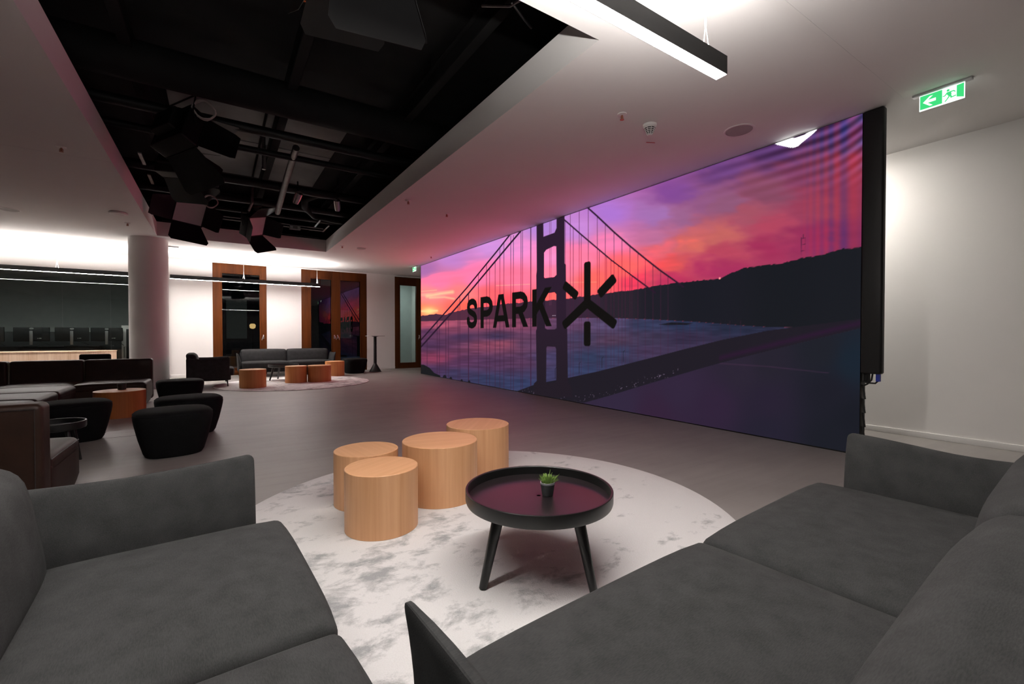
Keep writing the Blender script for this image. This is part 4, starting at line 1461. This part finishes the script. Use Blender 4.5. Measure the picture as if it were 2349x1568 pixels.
# ================================================================== CEILING VOID
def pipe(pts, r, name, label, cat, mat, seg=14):
    o = MB().tube(pts, r, seg).build(name, M[mat])
    return tag(o, label, cat)


XA, XB = -1.85, 3.05
pipe([(XA, 6.05, 4.0), (XB, 6.05, 4.0)], .20, 'air_duct', 'big round black air duct crossing the middle of the ceiling void', 'duct', 'void', 28)
for (y, z, r, l) in ((6.95, 3.92, .065, 'black lighting pipe just behind the big duct'), (7.86, 3.97, .05, 'black lighting pipe above the grey slab panels'),
                     (8.95, 3.80, .075, 'thick black lighting pipe carrying the bent fittings'), (10.1, 3.78, .07, 'black lighting pipe above the two lit barn door lamps'),
                     (11.1, 3.80, .045, 'thin black lighting pipe near the far edge of the void')):
    pipe([(XA, y, z), (XB, y, z)], r, 'lighting_pipe', l, 'pipe', 'black_metal')
for (y, z, l) in ((11.75, 3.72, 'thin grey conduit at the far edge of the void, lower one'), (11.85, 3.80, 'thin grey conduit at the far edge of the void, upper one'), (12.35, 3.66, 'thin grey conduit behind the far lip of the opening')):
    pipe([(-1.0, y, z), (.6, y, z + .01), (2.2, y, z)], .014, 'conduit', l, 'conduit', 'galv', 8)
for (x, l) in ((-.75, 'lengthwise black beam at the left of the void'), (.75, 'lengthwise black beam in the middle of the void'), (2.15, 'lengthwise black beam at the right of the void')):
    t = thing('ceiling_beam', l, 'beam', (x, 7.5, 4.15))
    MB().bbox(-.05, .05, -5.8, 5.8, .10, .12, .003).bbox(-.008, .008, -5.8, 5.8, -.1, .1, .003).bbox(-.05, .05, -5.8, 5.8, -.12, -.10, .003).build('profile', M['void'], t)
    for k in range(5):
        MB().tube([(0, -5 + k * 2.5, .12), (0, -5 + k * 2.5, .35)], .012, 8).build('hanger_rod', M['black_metal'], t)
pipe([(1.02, 7.55, 4.02), (1.02, 7.75, 4.0), (1.0, 8.3, 3.86), (.98, 9.55, 3.58), (.98, 9.75, 3.53)], [.05, .05, .05, .05, .045], 'galvanised_pipe', 'galvanised pipe slanting down in the middle of the void', 'pipe', 'galv', 18)
pipe([(.62, 8.0, 4.3), (.62, 8.0, 3.75)], .028, 'drop_pipe', 'short grey vertical pipe left of the slanting galvanised pipe', 'pipe', 'galv', 12)
pipe([(.55, 9.6, 4.0), (.55, 9.6, 3.62), (.50, 9.75, 3.5)], .022, 'drop_pipe', 'short grey vertical pipe above the right barn door lamp', 'pipe', 'galv', 12)
pipe([(3.0, 9.35, 3.92), (1.9, 9.35, 3.92), (1.62, 9.4, 3.90), (1.45, 9.6, 3.84), (1.5, 9.95, 3.78), (1.75, 10.36, 3.72), (2.2, 10.46, 3.71), (3.0, 10.46, 3.71)], .075, 'flexible_duct', 'bent black duct near the right edge of the void', 'duct', 'void', 18)
for (x, y, l) in ((-1.0, 8.2, 'pale cable tray strip at the left of the void, nearer one'), (-1.0, 9.2, 'pale cable tray strip at the left of the void, further one')):
    o = MB().bbox(-.02, .02, -.25, .25, -.01, .01, .003).build('cable_tray', M['galv'], loc=(x + .12, y, 3.66))
    tag(o, l, 'tray')
for (x, y, z, l) in ((1.85, 10.6, 3.62, 'pale metal strip pointing away near the right edge of the void'), (2.1, 11.0, 3.62, 'second pale metal strip near the right edge of the void')):
    o = MB().bbox(-.015, .015, -.35, .35, -.008, .008, .003).build('metal_strip', M['galv'], loc=(x, y, z))
    tag(o, l, 'strip')
t = thing('junction_box', 'grey junction box on the conduit at the far edge of the void', 'box', (1.55, 11.75, 3.72))
MB().bbox(-.12, .12, -.05, .05, -.045, .045, .006).build('box_body', M['galv'], t)
for s in (-1, 1):
    MB().bbox(s * .08 - .03, s * .08 + .03, -.056, -.05, -.03, .03, .003).build('cover', M['silver'], t)
o = MB().tube([(-.75, 4.25, 4.02), (-.45, 4.20, 3.96), (-.15, 4.22, 3.95), (.25, 4.2, 3.97), (.75, 4.2, 4.02)], .007, 8).build('orange_cable', M['orange'])
tag(o, 'orange cable slung between the beams at the near end of the void', 'cable')
o = MB().tube([(1.93, 3.4, 4.0), (2.02, 3.1, 3.85), (2.05, 2.9, 3.82)], .012, 8).tube([(2.0, 3.05, 3.85), (2.2, 3.15, 3.84), (2.31, 3.2, 3.84)], .012, 8).build('flexible_hose', M['galv'])
tag(o, 'forked grey flexible hose near the right corner of the void', 'hose')


# barn door studio lights
def studio_light(loc, fwd, roll, s, label, flaps=(.55, .55, .55, .55), pipe_z=None):
    f = Vector(fwd).normalized()
    up = Vector((0, 0, 1))
    rgt = f.cross(up).normalized()
    u = rgt.cross(f).normalized()
    Rm = Matrix((rgt, u, -f)).transposed().to_4x4() @ Matrix.Rotation(roll, 4, 'Z')
    t = thing('studio_light', label, 'studio light', loc, group='black barn door studio lights')
    t.rotation_euler = Rm.to_euler()
    h = .20 * s                         # half size of the lens; light shines along local -Z
    MB().bbox(-h, h, -h, h, 0, .16 * s, .02).build('housing', M['black_metal'], t)
    MB().bbox(-h * .6, h * .6, -h * .6, h * .6, .16 * s, .24 * s, .02).build('rear_housing', M['black_metal'], t)
    MB().box(-h * .9, h * .9, -h * .9, h * .9, -.006, .001).build('diffuser', M['lens'], t, smooth=False)
    fr = MB()
    for a, b, c, d in ((-h, h, h * .9, h), (-h, h, -h, -h * .9), (-h, -h * .9, -h, h), (h * .9, h, -h, h)):
        fr.bbox(a, b, c, d, -.012, .002, .002)
    fr.build('frame', M['black_metal'], t)
    for i, ang in enumerate(flaps):
        Ln = .36 * s if i % 2 == 0 else .30 * s
        tw = h * (1.0 if i % 2 == 0 else .62)
        poly = [(-h * .92, 0), (h * .92, 0), (tw * 1.25, Ln * .85), (tw * 1.1, Ln), (-tw * 1.1, Ln), (-tw * 1.25, Ln * .85)]
        m = MB().prism(poly, -.0015, .0015, 'Z')
        # hinge along +Y side, opened by ang from straight ahead
        mt = Matrix.Rotation(i * math.pi / 2, 4, 'Z') @ Matrix.Translation((0, h, -.01)) @ Matrix.Rotation(-(math.pi / 2 - ang), 4, 'X')
        m.xf(mt).build('barn_door', M['black_metal'], t, smooth=False)
    y = MB()
    y.tube([(-h - .02, 0, .08 * s), (-h - .02, h * .6, .14 * s), (-h - .02, h * 1.55, .16 * s), (h + .02, h * 1.55, .16 * s), (h + .02, h * .6, .14 * s), (h + .02, 0, .08 * s)], .010, 8)
    y.build('yoke', M['black_metal'], t)
    return t


def clamp(light, loc, ztop):
    """clamp and spigot, parts of the light they carry"""
    inv = (Matrix.Translation(light.location) @ light.rotation_euler.to_matrix().to_4x4()).inverted()
    tm = inv @ Matrix.Translation(loc)
    h = ztop - loc[2]
    MB().tube([(0, 0, 0), (0, 0, h)], .018, 12).xf(tm).build('spigot', M['black_metal'], light)
    MB().bbox(-.04, .04, -.05, .05, h - .03, h + .03, .01).xf(tm).build('clamp', M['black_metal'], light)


k = studio_light((-.42, 10.25, 3.46), (.22, -.80, -.48), .10, 1.25, 'left lit barn door light hanging at the far end of the opening', (.95, .5, .45, 1.25))
clamp(k, (-.40, 10.40, 3.50), 3.72)
k = studio_light((.68, 10.70, 3.42), (.62, -.55, -.48), -.35, 1.12, 'right lit barn door light hanging at the far end of the opening', (.9, .5, .4, .55))
clamp(k, (.60, 10.85, 3.45), 3.74)
k = studio_light((-.30, 6.75, 3.56), (.75, .55, -.40), .2, 1.25, 'dark barn door light under the big duct at the left of the void', (.5, .5, .5, .5))
clamp(k, (-.40, 6.75, 3.62), 3.86)
k = studio_light((-.42, 7.98, 3.60), (.55, .8, -.22), -.1, 1.10, 'dark barn door light in the middle left of the void', (.5, .5, .5, .5))
clamp(k, (-.50, 7.86, 3.64), 3.905)
k = studio_light((.85, 3.20, 3.70), (.1, .45, -.9), .25, 1.3, 'big barn door light above the near edge of the opening', (.45, .5, .45, .5))
clamp(k, (.85, 3.10, 3.80), 4.12)


def spot(loc, label, rz):
    t = thing('spot_lamp', label, 'spotlight', loc, rz, group='small silver spot lamps in the void')
    MB().lathe([(.035, -.16), (.05, -.155), (.062, -.06), (.062, .04), (.03, .07)], 24).xf(Matrix.Rotation(.7, 4, 'X')).build('can', M['chrome'], t)
    MB().lathe([(.01, -.161), (.034, -.1605)], 20, cap0=False, cap1=False).xf(Matrix.Rotation(.7, 4, 'X')).build('lens', M['lens'], t)
    MB().tube([(0, 0, .02), (0, .02, .25)], .012, 8).build('stem', M['black_metal'], t)


spot((1.22, 8.80, 3.66), 'silver spot lamp right of the slanting pipe', .4)
spot((1.86, 8.72, 3.62), 'silver spot lamp close to the right edge of the void', -.3)
for (x, y, z, l) in ((-.12, 6.55, 3.86, 'coil of cable hanging below the big duct'), (-.10, 9.95, 3.62, 'coil of pale cable beside the left far barn door light')):
    pts = []
    for i in range(61):
        a = i / 60 * 2 * math.pi * 3
        pts.append(((.11 + .012 * math.sin(i * 1.3)) * math.cos(a), .03 * math.sin(i * .7), .11 * math.sin(a)))
    tag(MB().tube(pts, .008, 6).build('cable_coil', M['grille'], loc=(x, y, z)), l, 'cable')
